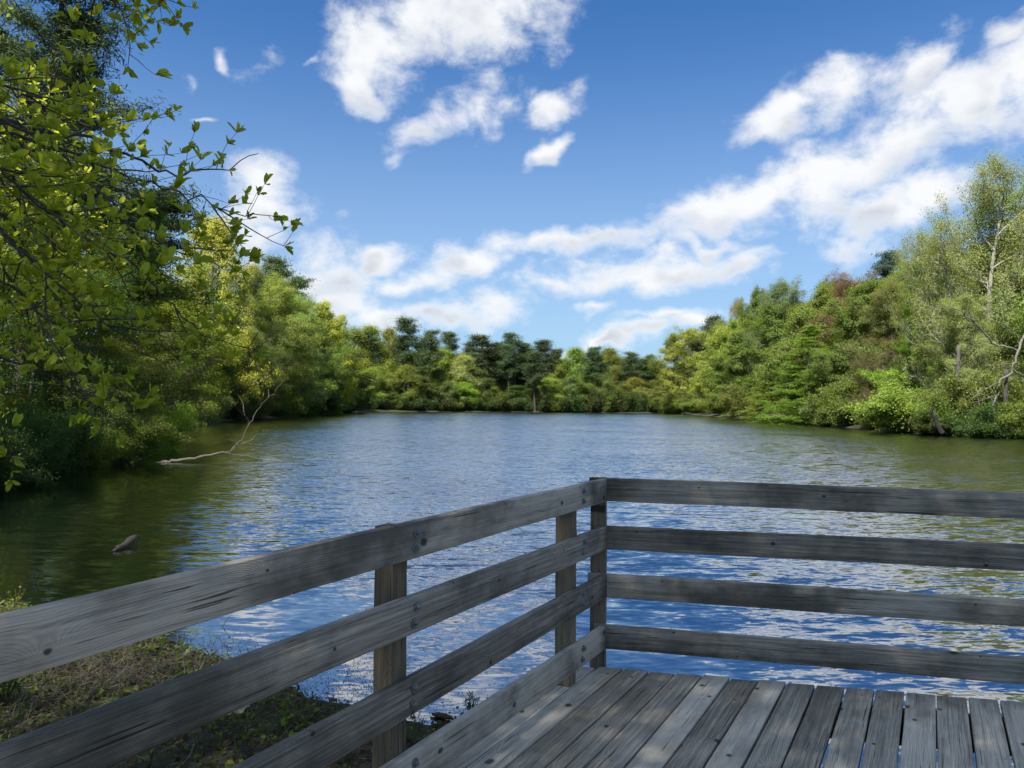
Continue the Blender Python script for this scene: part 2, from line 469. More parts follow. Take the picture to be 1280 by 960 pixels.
def water_mat():
    m, t, out = material('lake water')
    co = t.new('ShaderNodeTexCoord').outputs['Object']
    amp = t.noise(co, .06, 3, .55, '2D')
    wind = t.noise(t.mapping(co, sc=(.35, 1, 1)), .22, 2, .5, '2D')
    a = t.noise(t.mapping(co, rot=(0, 0, R_(8)), sc=(.3, 1, 1)), 4.6, 2, .5, '2D', .6, out=1)
    b = t.noise(t.mapping(co, rot=(0, 0, R_(-12)), sc=(.36, 1, 1)), 16.0, 3, .55, '2D', .4, out=1)
    def slope(c, k): return t.vmath('MULTIPLY', t.vmath('SUBTRACT', c, (.5, .5, .5)), (k * .6, k, 0))
    s = t.vmath('ADD', slope(a, .46), slope(b, .42))
    # calmer in the lee of the near bank
    px, py, pz = t.sep(co)
    calm = t.smooth(t.math('ADD', py, t.math('MULTIPLY', px, .55)), 4.5, 11.0, .16, 1.0)
    calm2 = t.smooth(t.math('ADD', px, t.math('MULTIPLY', py, .38)), -6.0, 6.0, .22, 1.0)
    k = t.math('MULTIPLY', t.math('MULTIPLY', calm, calm2), t.math('ADD', .12, t.math('ADD', t.math('MULTIPLY', amp, .95), t.math('MULTIPLY', wind, .95))))
    s = t.vmath('SCALE', s, k)
    s = t.vmath('ADD', s, t.vmath('SCALE', t.xyz(0.0, -.085, 0.0), k))        # the faces turned to the shore are the ones seen
    nrm = t.vmath('NORMALIZE', t.vmath('ADD', s, (0, 0, 1)))
    fr = t.new('ShaderNodeFresnel'); fr.inputs['IOR'].default_value = 1.333; t.l.new(nrm, fr.inputs['Normal'])
    df = t.new('ShaderNodeBsdfDiffuse'); df.inputs[0].default_value = (.003, .005, .003, 1)
    gl = t.new('ShaderNodeBsdfGlossy'); gl.inputs['Roughness'].default_value = .055; gl.inputs[0].default_value = (1, 1, 1, 1)
    t.l.new(nrm, gl.inputs['Normal'])
    ms = t.new('ShaderNodeMixShader')
    t.l.new(t.math('ADD', .46, t.math('MULTIPLY', fr.outputs[0], .54), clamp=True), ms.inputs[0])
    t.l.new(df.outputs[0], ms.inputs[1]); t.l.new(gl.outputs[0], ms.inputs[2])
    t.l.new(ms.outputs[0], out.inputs[0])
    return m
tag(link('water', make_mesh('water', [(-120, -40, 0), (130, -40, 0), (130, 340, 0), (-120, 340, 0)], np.array([[0, 1, 2, 3]]), water_mat())), kind='structure')

# ------------------------------------------------------------------ deck and railings
CN = EYE + ray(759, 598) * 4.672                      # inner top corner of the two railings
u1 = ray(1165, 513); u1[2] = 0; u1 /= np.linalg.norm(u1)          # along the side railing, away from the camera
n1v = V(u1[1], -u1[0], 0)                                         # to its right
u2 = -ray(-3350, 465); u2[2] = 0; u2 /= np.linalg.norm(u2)        # along the front railing, to the right
n2v = V(-u2[1], u2[0], 0)                                         # away over the water
UPV = V(0, 0, 1)
rng = np.random.default_rng(7)

def frame(origin, xa, ya, za):
    return Matrix(((xa[0], ya[0], za[0], origin[0]), (xa[1], ya[1], za[1], origin[1]), (xa[2], ya[2], za[2], origin[2]), (0, 0, 0, 1)))

def beam(L, wd, ht, nseg, rng, bow=.003, rnd=.005, cup=0.0, skew0=0.0, skew1=0.0):
    """a sawn board along X with eased edges, slightly bowed; section in Y (width) x Z (height)"""
    r = rnd
    sec = []
    for (cx, cz, a0) in ((wd / 2 - r, ht / 2 - r, 0), (-wd / 2 + r, ht / 2 - r, 90), (-wd / 2 + r, -ht / 2 + r, 180), (wd / 2 - r, -ht / 2 + r, 270)):
        for a in (0, 45, 90): sec.append((cx + r * math.cos(R_(a0 + a)), cz + r * math.sin(R_(a0 + a))))
    # extra points on the long faces so that cupping shows
    sec = np.array(sec); m = len(sec)
    xs = np.linspace(0, L, nseg + 1)
    by = bow * np.sin(xs * 1.9 + rng.uniform(0, 6)) + .3 * bow * np.sin(xs * 6.1 + rng.uniform(0, 6))
    bz = bow * np.sin(xs * 1.6 + rng.uniform(0, 6)) + .3 * bow * np.sin(xs * 5.3 + rng.uniform(0, 6))
    v = np.zeros((nseg + 1, m, 3))
    jit = rng.normal(size=(nseg + 1, m)) * r * .12
    v[:, :, 0] = xs[:, None]
    v[:, :, 1] = sec[None, :, 0] + by[:, None] + jit
    v[:, :, 2] = sec[None, :, 1] + bz[:, None] + jit[:, ::-1]
    v[0, :, 0] += sec[:, 0] * skew0
    v[-1, :, 0] += sec[:, 0] * skew1
    v = v.reshape(-1, 3)
    k = np.arange(nseg)[:, None] * m + np.arange(m)[None, :]
    k2 = np.arange(nseg)[:, None] * m + (np.arange(m)[None, :] + 1) % m
    f = np.stack([k, k2, k2 + m, k + m], -1).reshape(-1, 4)
    caps = np.array([list(range(m))[::-1], [nseg * m + a for a in range(m)]])
    return v, f, caps

def bolt_mesh():
    """square plate washer with a round collar, a hexagonal head and the rod end; axis along -Y"""
    vs, fs, n = [], [], 0
    for (r0, y0, y1, k, bev) in ((.019, 0, -.004, 20, .001), (.0115, -.004, -.0125, 6, .0015), (.006, -.0125, -.018, 12, .001)):
        rings = [(r0, y0), (r0, y1 + bev), (r0 - bev, y1)]
        a = np.arange(k) / k * 2 * np.pi + .3
        for rr, yy in rings: vs += [(rr * math.cos(t), yy, rr * math.sin(t)) for t in a]
        for q in range(2):
            fs += [[n + q * k + j, n + q * k + (j + 1) % k, n + (q + 1) * k + (j + 1) % k, n + (q + 1) * k + j] for j in range(k)]
        vs.append((0, y1, 0)); c = len(vs) - 1
        fs += [[n + 2 * k + j, n + 2 * k + (j + 1) % k, c, c] for j in range(k)]
        n = len(vs)
    me = bpy.data.meshes.new('bolt')
    me.from_pydata(vs, [], [f if f[2] != f[3] else f[:3] for f in fs]); me.materials.append(STEEL); me.update()
    return me
BOLT = bolt_mesh()

def set_world(o, mw, parent=None):
    if parent is not None:
        o.parent = parent
        o.matrix_local = parent.matrix_world.inverted() @ mw
    else: o.matrix_world = mw

def add_rail(parent, P0, P1, bolts, seed, inward):
    """rail whose inner top edge runs P0 -> P1; inward = unit vector towards the deck"""
    rg = np.random.default_rng(seed)
    xa = P1 - P0; L = np.linalg.norm(xa); xa = xa / L
    ya = np.cross(UPV, xa); ya /= np.linalg.norm(ya); za = np.cross(xa, ya)
    side = 1 if ya @ inward > 0 else -1
    v, f, caps = beam(L, .038, .140, 60, rg, .0022, .004)
    me = make_mesh('rail', v, [f, caps], RAILWOOD, False)
    o = bpy.data.objects.new('rail', me); COL.objects.link(o)
    org = P0 - inward * .019 - za * .07
    mw = frame(org, xa, ya, za)
    set_world(o, mw, parent)
    C.view_layer.update()
    for (tb, dz) in bolts:
        b = bpy.data.objects.new('bolt', BOLT); COL.objects.link(b)
        b.parent = o
        b.location = (tb, side * .0205, dz)
        b.rotation_euler = (0, rg.uniform(0, 6.28), 0) if side < 0 else (math.pi, rg.uniform(0, 6.28), 0)
    return o

def add_post(parent, base, xa, ya, H, z0, seed):
    rg = np.random.default_rng(seed)
    v, f, caps = beam(H, .092, .092, 40, rg, .002, .006)
    me = make_mesh('post', v, [f, caps], POSTWOOD, False)
    o = bpy.data.objects.new('post', me); COL.objects.link(o)
    set_world(o, frame(V(base[0], base[1], z0), UPV, xa, np.cross(UPV, xa)), parent)
    return o

def empty(name, loc):
    o = bpy.data.objects.new(name, None); COL.objects.link(o)
    o.empty_display_size = .2
    o.location = [float(a) for a in loc]
    C.view_layer.update()
    return o

Cb = V(CN[0], CN[1], DECK)
RL = 7.2
side = empty('railing', Cb)
tag(side, 'grey side railing of four bolted boards running diagonally beside the grassy bank', 'railing')
POST_T = (-.40, -2.01, -3.72, -5.4)
# height of the top edge above the deck at the corner, slope per metre
for k, (h0, sl) in enumerate(((1.123, -.0070), (.832, -.0035), (.541, -.0100), (.234, .0010))):
    P0 = Cb + UPV * h0
    P1 = Cb - u1 * RL + UPV * (h0 + -RL * -sl)
    bl = []
    for tp in POST_T:
        bl += [(-tp - .04 - .01 * (k % 2), .030), (-tp - .035, -.028)]
    add_rail(side, P0, P1, bl, 10 + k, n1v)
for k, tp in enumerate(POST_T):
    b = Cb + u1 * tp - n1v * (.040 + .046)
    top = [1.085, 1.093, 1.095, 1.095][k]
    z0 = DECK - .02 if k == 0 else -.5
    add_post(side, b, u1, n1v, DECK + top - z0, z0, 30 + k)

front = empty('railing', Cb + u2 * 2)
tag(front, 'grey front railing of four long boards along the water side of the deck', 'railing')
FL = 6.5
for k, h0 in enumerate((1.123, .835, .541, .234)):
    ext = (.11, .075, .115, .075)[k]
    P0 = Cb - u2 * ext + UPV * h0 + n2v * .001
    P1 = Cb + u2 * FL + UPV * (h0 + (-.012 if k == 0 else .001)) + n2v * .001
    bl = []
    for tp in (-.045 if k in (2, 3) else None, 3.1, 5.6):
        if tp is not None: bl += [(tp + ext, .03), (tp + ext + .004, -.03)]
    add_rail(front, P0, P1, bl, 20 + k, -n2v)
for k, tp in enumerate((-.06, 3.1, 5.6)):
    b = Cb + u2 * tp + n2v * (.040 + .046)
    add_post(front, b, u2, n2v, DECK + (1.118 if k == 0 else 1.12) + 1.3, -1.3, 40 + k)

# deck boards: side by side, parallel to the side railing, sawn off along the front edge
deck = bpy.data.objects.new('deck', None); COL.objects.link(deck)
deck.matrix_world = frame(Cb, u1, -n1v, UPV)
C.view_layer.update()
tag(deck, 'weathered grey plank deck reaching out over the lake', 'deck')
PIT = .1486
g0 = onz(746.3, 833, DECK)
w0 = (g0 - Cb) @ n1v                       # first gap, metres right of the rail's inner face
edge0 = onz(735, 832.5, DECK); edge1 = onz(1280, 878, DECK)
ed = (edge1 - edge0); ed[2] = 0; ed /= np.linalg.norm(ed)
vv, ff, cc, nn = [], [], [], 0
rgd = np.random.default_rng(3)
slope_e = (ed @ u1) / (ed @ n1v)
for k in range(-1, 34):
    wl = w0 + k * PIT; wm = wl + PIT / 2
    wdt = PIT - rgd.uniform(.007, .013)
    t_end = ((edge0 - Cb) @ u1) + (wm - (edge0 - Cb) @ n1v) * slope_e + rgd.normal() * .006
    L = 7.4
    v, f, caps = beam(L, wdt, .036, 40, rgd, .0012, .0055, skew1=-slope_e)
    v[:, 0] += t_end - L
    v[:, 1] += -wm
    v[:, 2] += -.018 + rgd.normal() * .0016 + (v[:, 1] + wm) * rgd.normal() * .012
    vv.append(v); ff.append(f + nn); cc.append(caps + nn); nn += len(v)
dbm = make_mesh('deck_boards', np.concatenate(vv), [np.concatenate(ff), np.concatenate(cc)], DECKWOOD)
link('deck_boards', dbm, deck)
def simple_part(name, parent, org, xa, L, wd, ht, seed, mat):
    ya = np.cross(UPV, xa); ya /= np.linalg.norm(ya)
    v, f, caps = beam(L, wd, ht, 20, np.random.default_rng(seed), .002, .004)
    o = bpy.data.objects.new(name, make_mesh(name, v, [f, caps], mat)); COL.objects.link(o)
    set_world(o, frame(org, xa, ya, np.cross(xa, ya)), parent)
for k, back in enumerate((.12, 1.3, 2.6, 3.9, 5.2)):
    o0 = edge0 - u1 * back - ed * .05
    simple_part('joist', deck, V(o0[0], o0[1], DECK - .038 - .105), ed, 5.3, .045, .19, 60 + k, POSTWOOD)

# ------------------------------------------------------------------ tree prototypes
def bez(p0, d, L, n, rng, wig=.12, up=.1):
    pts = [p0]; d = d / np.linalg.norm(d)
    for _ in range(n):
        d = d + rng.normal(size=3) * wig + V(0, 0, up)
        d = d / np.linalg.norm(d)
        pts.append(pts[-1] + d * L / n)
    return np.array(pts)

def along(pts, t):
    k = min(int(t * (len(pts) - 1)), len(pts) - 2); fr = t * (len(pts) - 1) - k
    return pts[k] * (1 - fr) + pts[k + 1] * fr, pts[k + 1] - pts[k]

def perp_rand(d, rng, ang):
    d = d / np.linalg.norm(d)
    r = rng.normal(size=3); r -= d * (r @ d); r /= np.linalg.norm(r)
    return d * math.cos(ang) + r * math.sin(ang)

PROTO = {}
def proto(name, H, Rr, tubes, leaves, lm=None):
    v, f = leaves
    PROTO[name] = dict(H=H, R=Rr, trunk=tubes.mesh('trunk', BARK), crown=make_mesh('crown', v, f, lm or LEAF))

def broadleaf(name, seed, H=16, Rr=6, base=.2, prim=13, sec=6, ter=4, per=60, leaf=.22, sig=.6, up=.06, profile=None, flat=.6,
              lw=.62, r0=.2, upb=.6, lean=0, wig=.13, twig=False, dens_top=1.0, twiglet=0):
    rng = np.random.default_rng(seed); T = Tubes()
    tr = bez(V(0, 0, -.4), V(lean, 0, 1), H * .88, 12, rng, .045, .05)
    T.add(tr, np.linspace(r0, r0 * .18, len(tr)), 7)
    profile = profile or (lambda z: math.sin(math.pi * min(1, max(.06, (z * .86 + .2)))) ** .75)
    tips, dirs = [], []
    az = rng.uniform(0, 6.28)
    for k in range(prim):
        z = (k + rng.uniform(.1, .9)) / prim
        tt = base + (1 - base) * z * .97
        az += 2.4 + rng.normal() * .35
        p, _ = along(tr, min(tt, .99))
        L = Rr * profile(z) * rng.uniform(.72, 1.18)
        el = -.12 + 1.15 * z ** 1.3 + rng.normal() * .12
        d = V(math.cos(az) * math.cos(el), math.sin(az) * math.cos(el), math.sin(el))
        pr = bez(p, d, L, 7, rng, wig, up)
        rp = r0 * .42 * (1 - .6 * z)
        T.add(pr, np.linspace(rp, rp * .2, len(pr)), 5)
        for s in range(sec):
            ts = .25 + .75 * (s + rng.uniform(.2, 1)) / sec
            p, dd = along(pr, min(ts, .99))
            d2 = perp_rand(dd, rng, rng.uniform(.5, 1.1)); d2[2] *= .6
            L2 = L * rng.uniform(.28, .48) * (1.15 - .5 * ts) + .3
            se = bez(p, d2, L2, 4, rng, .18, up * .8)
            T.add(se, np.linspace(rp * .35, rp * .1, len(se)), 3)
            for q in range(ter):
                p, dd = along(se, min(.3 + .7 * (q + rng.uniform(.2, 1)) / ter, .99))
                d3 = perp_rand(dd, rng, rng.uniform(.3, 1.0))
                te = bez(p, d3, L2 * rng.uniform(.3, .6), 3, rng, .2, up)
                if twig: T.add(te, np.linspace(rp * .12, rp * .05, len(te)), 3)
                for _ in range(twiglet):
                    p5, d5 = along(te, rng.uniform(.2, .98))
                    tw = bez(p5, perp_rand(d5, rng, rng.uniform(.3, .9)), rng.uniform(.4, .9), 3, rng, .15, up)
                    T.add(tw, np.linspace(rp * .06, rp * .03, len(tw)), 3)
                    tips.append(tw[-1]); dirs.append(tw[-1] - tw[-2])
                tips.append(te[-1]); dirs.append(te[-1] - te[-2])
    # top of the trunk
    for q in range(8): tips.append(tr[-1] + rng.normal(size=3) * V(.5, .5, .5) * sig * 1.3); dirs.append(V(0, 0, 1))
    tips = np.array(tips); dirs = np.array(dirs)
    cnt = np.maximum(1, (per * rng.uniform(.3, 1.75, len(tips)))).astype(int)
    cnt[rng.uniform(0, 1, len(tips)) < .17] = 1                     # bare twig ends leave gaps
    idx = np.repeat(np.arange(len(tips)), cnt)
    s = sig * rng.uniform(.6, 1.25, len(tips))[idx][:, None]
    c = tips[idx] + rng.normal(size=(len(idx), 3)) * s * V(1, 1, flat)
    def unit(a): return a / (np.linalg.norm(a, axis=1)[:, None] + 1e-6)
    axis_pt = np.column_stack([np.zeros(len(c)), np.zeros(len(c)), H * .3 + c[:, 2] * .3])
    nr = .75 * unit(c - tips[idx]) + .85 * unit(c - axis_pt) + V(0, 0, .35)
    v, f = quads_leaf(c, leaf, lw, rng, upb * .5, nr)
    # measured spread
    proto(name, float(np.percentile(c[:, 2], 99.7)), float(np.percentile(np.hypot(c[:, 0], c[:, 1]), 88)), T, (v, f))

def pine(name, seed, H=22, Rr=4, base=.45, whorls=13, per=(4, 6), pads=5, tuft=70, leaf=.35, lw=.3, pad=(.7, .22), r0=.26, top=1.0, droop=-.02, shape=None, needle_up=.5):
    rng = np.random.default_rng(seed); T = Tubes()
    tr = bez(V(0, 0, -.4), V(0, 0, 1), H, 14, rng, .022, .06)
    T.add(tr, np.linspace(r0, .04, len(tr)), 7)
    pc, pr_ = [], []
    shape = shape or (lambda z: (1 - z * .72) * (.55 + .45 * min(1, z * 5)))
    for k in range(whorls):
        z = (k + rng.uniform(0, .8)) / whorls
        p, _ = along(tr, min(.985, base + (1 - base) * z))
        for b in range(rng.integers(per[0], per[1])):
            az = rng.uniform(0, 6.28); L = Rr * shape(z) * rng.uniform(.45, 1.2)
            el = rng.uniform(-.1, .3) + .5 * z
            br = bez(p, V(math.cos(az) * math.cos(el), math.sin(az) * math.cos(el), math.sin(el)), L, 5, rng, .12, droop + .05)
            T.add(br, np.linspace(.055 * (1.2 - z), .015, len(br)), 4)
            for q in range(pads):
                t_ = .35 + .65 * (q + rng.uniform(0, 1)) / pads
                c, dd = along(br, min(t_, .99))
                pc.append(c + rng.normal(size=3) * V(.35, .35, .12) * pad[0]); pr_.append(rng.uniform(.55, 1.2))
    for q in range(5): pc.append(tr[-1] + V(0, 0, -.25 * q) + rng.normal(size=3) * .15); pr_.append(.6)
    # dead stubs on the bare trunk
    for q in range(9):
        p, _ = along(tr, rng.uniform(.15, base)); az = rng.uniform(0, 6.28)
        br = bez(p, V(math.cos(az), math.sin(az), .1), rng.uniform(.5, 1.6), 3, rng, .15, 0)
        T.add(br, np.linspace(.03, .01, len(br)), 3)
    pc = np.array(pc); pr_ = np.array(pr_)
    cnt = (tuft * pr_).astype(int); idx = np.repeat(np.arange(len(pc)), cnt)
    off = rng.normal(size=(len(idx), 3)) * V(pad[0], pad[0], pad[1]) * pr_[idx][:, None]
    c = pc[idx] + off
    nr = .8 * off / (np.linalg.norm(off, axis=1)[:, None] + 1e-6) + V(0, 0, .5)
    nr[:, :2] += .5 * c[:, :2] / (np.linalg.norm(c[:, :2], axis=1)[:, None] + .3)
    v, f = quads_leaf(c, leaf, lw, rng, needle_up * .5, nr)
    proto(name, H - .3, float(np.percentile(np.hypot(c[:, 0], c[:, 1]), 90)), T, (v, f), NEEDLE)

def hemlock(name, seed, H=15, Rr=5.5, leaf=.2, tuft=70, layers=26):
    rng = np.random.default_rng(seed); T = Tubes()
    tr = bez(V(0, 0, -.4), V(0, 0, 1), H, 12, rng, .015, .05); T.add(tr, np.linspace(.24, .03, len(tr)), 7)
    pc, el_, sz = [], [], []
    for k in range(layers):
        z = (k + rng.uniform(0, .7)) / layers
        p, _ = along(tr, .05 + .93 * z)
        for b in range(rng.integers(5, 8)):
            az = rng.uniform(0, 6.28); L = Rr * (1 - z) ** .8 * rng.uniform(.6, 1.12) + .25
            br = bez(p, V(math.cos(az), math.sin(az), .16), L, 6, rng, .07, -.055)
            T.add(br, np.linspace(.05 * (1.1 - z), .01, len(br)), 4)
            m = max(3, int(L * 2.2))
            for q in range(m):
                c, dd = along(br, min(.2 + .8 * (q + rng.uniform(0, 1)) / m, .99))
                sp = rng.normal() * .28 * L * .45
                sidev = np.cross(dd, UPV); sidev /= np.linalg.norm(sidev) + 1e-9
                pc.append(c + sidev * sp - UPV * abs(sp) * .15); el_.append(dd / np.linalg.norm(dd) + sidev * np.sign(sp) * .6); sz.append(rng.uniform(.6, 1.2))
    pc = np.array(pc); el_ = np.array(el_); sz = np.array(sz)
    idx = np.repeat(np.arange(len(pc)), (tuft * sz).astype(int))
    c = pc[idx] + rng.normal(size=(len(idx), 3)) * V(.3, .3, .07)
    c[:, 2] -= .35 * np.hypot(*(c - pc[idx])[:, :2].T) ** 1.3
    nr = np.tile(V(0, 0, 1.4), (len(idx), 1))
    v, f = quads_leaf(c, leaf, .38, rng, 0, nr, el_[idx])
    proto(name, H, Rr * .95, T, (v, f))

def shrub(name, seed, H=3.5, Rr=3, stems=9, per=160, leaf=.12, sig=.34, flat=.55, lw=.6, spread=1.0):
    rng = np.random.default_rng(seed); T = Tubes(); tips = []
    for k in range(stems):
        az = k * 2.4 + rng.normal() * .3; lean = rng.uniform(.15, 1.25) * spread
        d = V(math.cos(az) * lean, math.sin(az) * lean, 1.0)
        L = math.hypot(min(H, 1.1 * H), Rr * .5) * rng.uniform(.7, 1.05)
        st = bez(V(math.cos(az) * .15, math.sin(az) * .15, -.25), d, L, 7, rng, .1, -.03)
        T.add(st, np.linspace(.04, .012, len(st)), 4)
        for q in range(9):
            p, dd = along(st, min(.15 + .85 * (q + rng.uniform(0, 1)) / 9, .99))
            tw = bez(p, perp_rand(dd, rng, rng.uniform(.5, 1.2)), rng.uniform(.25, .5) * H * .6, 3, rng, .2, .02)
            T.add(tw, np.linspace(.014, .005, len(tw)), 3)
            for e in (.5, .99):
                p2, _ = along(tw, e); tips.append(p2)
    tips = np.array(tips); tips[:, 2] = np.maximum(tips[:, 2], .12)
    cnt = (per * rng.uniform(.4, 1.5, len(tips))).astype(int); idx = np.repeat(np.arange(len(tips)), cnt)
    c = tips[idx] + rng.normal(size=(len(idx), 3)) * sig * V(1, 1, flat); c[:, 2] = np.where(c[:, 2] < .03, .03 + rng.uniform(0, .3, len(c)), c[:, 2])
    v, f = quads_leaf(c, leaf, lw, rng, .6)
    proto(name, float(np.percentile(c[:, 2], 99)), float(np.percentile(np.hypot(c[:, 0], c[:, 1]), 95)), T, (v, f))

oval = lambda z: math.sin(math.pi * min(1, .16 + .8 * z)) ** .6
dome = lambda z: math.sqrt(max(.03, 1 - (z * .95) ** 2)) * (.75 + .25 * min(1, z * 4))
# far shore (200 to 320 m away)
for k in range(4): broadleaf('far_broad%d' % k, 100 + k, H=21, Rr=4.6, base=.1, prim=18, sec=6, ter=4, per=60, leaf=.32, sig=.75, profile=oval, flat=.95, up=.1, twig=True)
for k in range(4): pine('far_pine%d' % k, 120 + k, H=24, Rr=(3.8, 3.0, 3.5, 3.0)[k], base=(.52, .36, .46, .25)[k], whorls=(12, 18, 14, 22)[k], tuft=52, leaf=.34, pad=(.5, .46), shape=lambda z: (1.05 - z * .62) * (.5 + .5 * min(1, z * 4)))
shrub('far_shrub', 140, H=4, Rr=4, per=60, leaf=.35, sig=.55)
# middle distance
for k in range(3): broadleaf('mid_broad%d' % k, 200 + k, H=17, Rr=6.2, base=.06, prim=20, sec=7, ter=5, per=80, leaf=.2, sig=.4, profile=dome, flat=.6, twig=True, up=.07)
for k in range(3): broadleaf('mid_sparse%d' % k, 220 + k, H=17, Rr=6.5, base=.08, prim=18, sec=8, ter=4, per=44, leaf=.14, sig=.34, profile=dome, twig=True, twiglet=3, up=.07, lw=.5)
broadleaf('mid_bare', 230, H=17, Rr=6.5, base=.15, prim=16, sec=8, ter=5, per=24, leaf=.1, sig=.25, profile=dome, twig=True, twiglet=4, up=.06, lw=.6)
for k in range(2): pine('mid_pine%d' % k, 240 + k, H=22, Rr=4.6, base=(.5, .3)[k], whorls=12, tuft=90, leaf=.34, lw=.22, pad=(.6, .2))
for k in range(2): hemlock('mid_hemlock%d' % k, 250 + k)
for k in range(2): shrub('mid_shrub%d' % k, 260 + k, H=4.5, Rr=4.2, stems=11, per=190, leaf=.2, sig=.46)
for k in range(2): broadleaf('sycamore%d' % k, 270 + k, H=24, Rr=7.5, base=.1, prim=20, sec=9, ter=5, per=20, leaf=.15, sig=.27, profile=oval, up=.13, r0=.38, twig=True, twiglet=2, lw=.55, flat=1.3, wig=.16)
# near left bank
for k in range(2): broadleaf('near_broad%d' % k, 300 + k, H=12, Rr=4.6, base=.14, prim=14, sec=7, ter=5, per=120, leaf=.105, sig=.34, profile=dome, flat=.42, twig=True, r0=.13)
broadleaf('near_sparse', 305, H=11, Rr=4.4, base=.2, prim=13, sec=7, ter=5, per=34, leaf=.1, sig=.26, profile=dome, flat=.6, twig=True, r0=.1, twiglet=1)
for k in range(2): shrub('near_shrub%d' % k, 310 + k, H=2.8, Rr=2.6, stems=12, per=210, leaf=.085, sig=.26)
pine('near_pine', 320, H=22, Rr=5.2, base=.26, whorls=17, per=(5, 7), pads=7, tuft=110, leaf=.26, lw=.13, pad=(.34, .16), r0=.3)

COLR = dict(bright=(.135, .21, .025), yellow=(.14, .18, .03), olive=(.105, .14, .03), mid=(.085, .12, .024), deep=(.042, .078, .02), grey=(.095, .12, .038),
            brown=(.10, .09, .045), pale=(.15, .175, .06), pine=(.05, .078, .03), pineb=(.04, .062, .052), hem=(.105, .155, .025), light=(.12, .165, .032), red=(.115, .085, .05), darkmid=(.055, .078, .022))
BARKC = dict(grey=(.12, .105, .085), pine=(.075, .058, .045), pale=(.32, .30, .26), dark=(.05, .043, .035), olive=(.075, .07, .045), mid=(.2, .185, .16))
trng = np.random.default_rng(99)

def plant(kind, px, dist, top, wpx, col, label, group=None, name=None, cat=None, bark=None, dz=0.0, rot=None, tint=.065, gain=1.0):
    """stand a plant on the ground `dist` metres ahead so that it fills wpx pixels and reaches `top` in the photograph"""
    pr = PROTO[kind]
    d = ray(px, 500.0)
    x, y = d[0] / d[1] * dist, dist
    z = gz(x, y)
    if z < 0: z = max(z, -.25)
    hz = EYE[2] + (horizon(px) - top) / FPX * dist - z
    sc = max(hz, .3) / pr['H']
    sw = wpx / 2 / FPX * dist / pr['R']
    k = kind.split('_')[-1].rstrip('0123456789')
    nm = name or dict(broad='broadleaf_tree', sparse='broadleaf_tree', bare='budding_tree', pine='pine_tree', hemlock='hemlock_tree', shrub='shrub', sycamore='sycamore_tree')[k]
    ct = cat or ('shrub' if nm == 'shrub' else 'tree')
    e = bpy.data.objects.new(nm, None); COL.objects.link(e)
    e.location = (x, y, z + dz); e.scale = (sw, sw, sc); e.rotation_euler = (0, 0, trng.uniform(0, 6.28) if rot is None else rot)
    tag(e, label, ct, group)
    co_pine = col.startswith('pine')
    c = np.array(COLR[col]) * (1 + trng.normal(size=3) * tint * V(1, .8, .8)) * (1 + trng.normal() * tint) * (1.25 if co_pine else 1.75) * gain
    bk = bark or ('pine' if k == 'pine' else 'grey')
    link('stems' if k == 'shrub' else 'trunk', pr['trunk'], e, color=BARKC[bk])
    link('foliage' if k == 'shrub' else 'crown', pr['crown'], e, color=np.clip(c, .005, .4))
    return e

# ---- far shore
FARP = [  # px, dist, top, width, kind, colour, label
 (512, 262, 406, 54, 2, 'tallest pine on the far shore, its round head above every neighbour'),
 (534, 256, 420, 50, 0, 'far shore pine with a long bare black trunk down to the waterline'),
 (555, 285, 424, 46, 1, 'leaning pine with a dark crown right of the tallest far shore pine'),
 (466, 252, 423, 44, 3, 'dense dark conifer among pale yellow trees on the left of the far shore'),
 (592, 300, 436, 34, 1, 'slim dark pine opening the pine row in the middle of the far shore'),
 (607, 300, 427, 56, 2, 'broad dark pine at the left end of the far shore pine row'),
 (627, 303, 436, 46, 1, 'dark pine between the two tallest pines of the far shore row'),
 (646, 298, 424, 54, 0, 'tallest pine in the middle pine row, with a tiered crown'),
 (662, 303, 438, 44, 3, 'dark pine just right of the tallest tiered pine of the row'),
 (677, 300, 433, 50, 1, 'right hand pine of the dark far shore row, crown narrow and pointed'),
 (690, 304, 444, 36, 2, 'short dark pine ending the far shore row on the right'),
 (739, 300, 441, 42, 0, 'pine with a thin leaning trunk, standing alone right of the pine row'),
 (748, 300, 446, 34, 2, 'smaller pine leaning beside the solitary far shore pine'),
 (787, 312, 449, 34, 3, 'small very dark conifer near the right end of the far shore'),
 (815, 330, 458, 26, 2, 'dark conifer top behind the right end of the far shore'),
]
for n_ in range(11):
    px = [455, 478, 497, 523, 543, 571, 597, 615, 636, 654, 669][n_]; d = 278 + trng.uniform(0, 26)
    plant('far_pine%d' % (n_ * 3 % 4), px, d, [440, 434, 425, 428, 430, 447, 441, 438, 433, 437, 441][n_] + trng.uniform(-3, 3), trng.uniform(24, 32), 'pine', 'slim dark pine half hidden among the far shore trees', 'half hidden far pines')
for n_ in range(6):
    px = [706, 724, 752, 770, 798, 808][n_]
    plant('far_pine%d' % (n_ % 4), px, 312 + trng.uniform(0, 20), 448 + trng.uniform(-4, 5), trng.uniform(22, 30), 'pine', 'slim dark pine half hidden among the far shore trees', 'half hidden far pines')
for (px, d, top, wd, k, lb) in FARP: plant('far_pine%d' % k, px, d, top - 7, wd * .7, 'pine', lb, 'pines on the far shore')
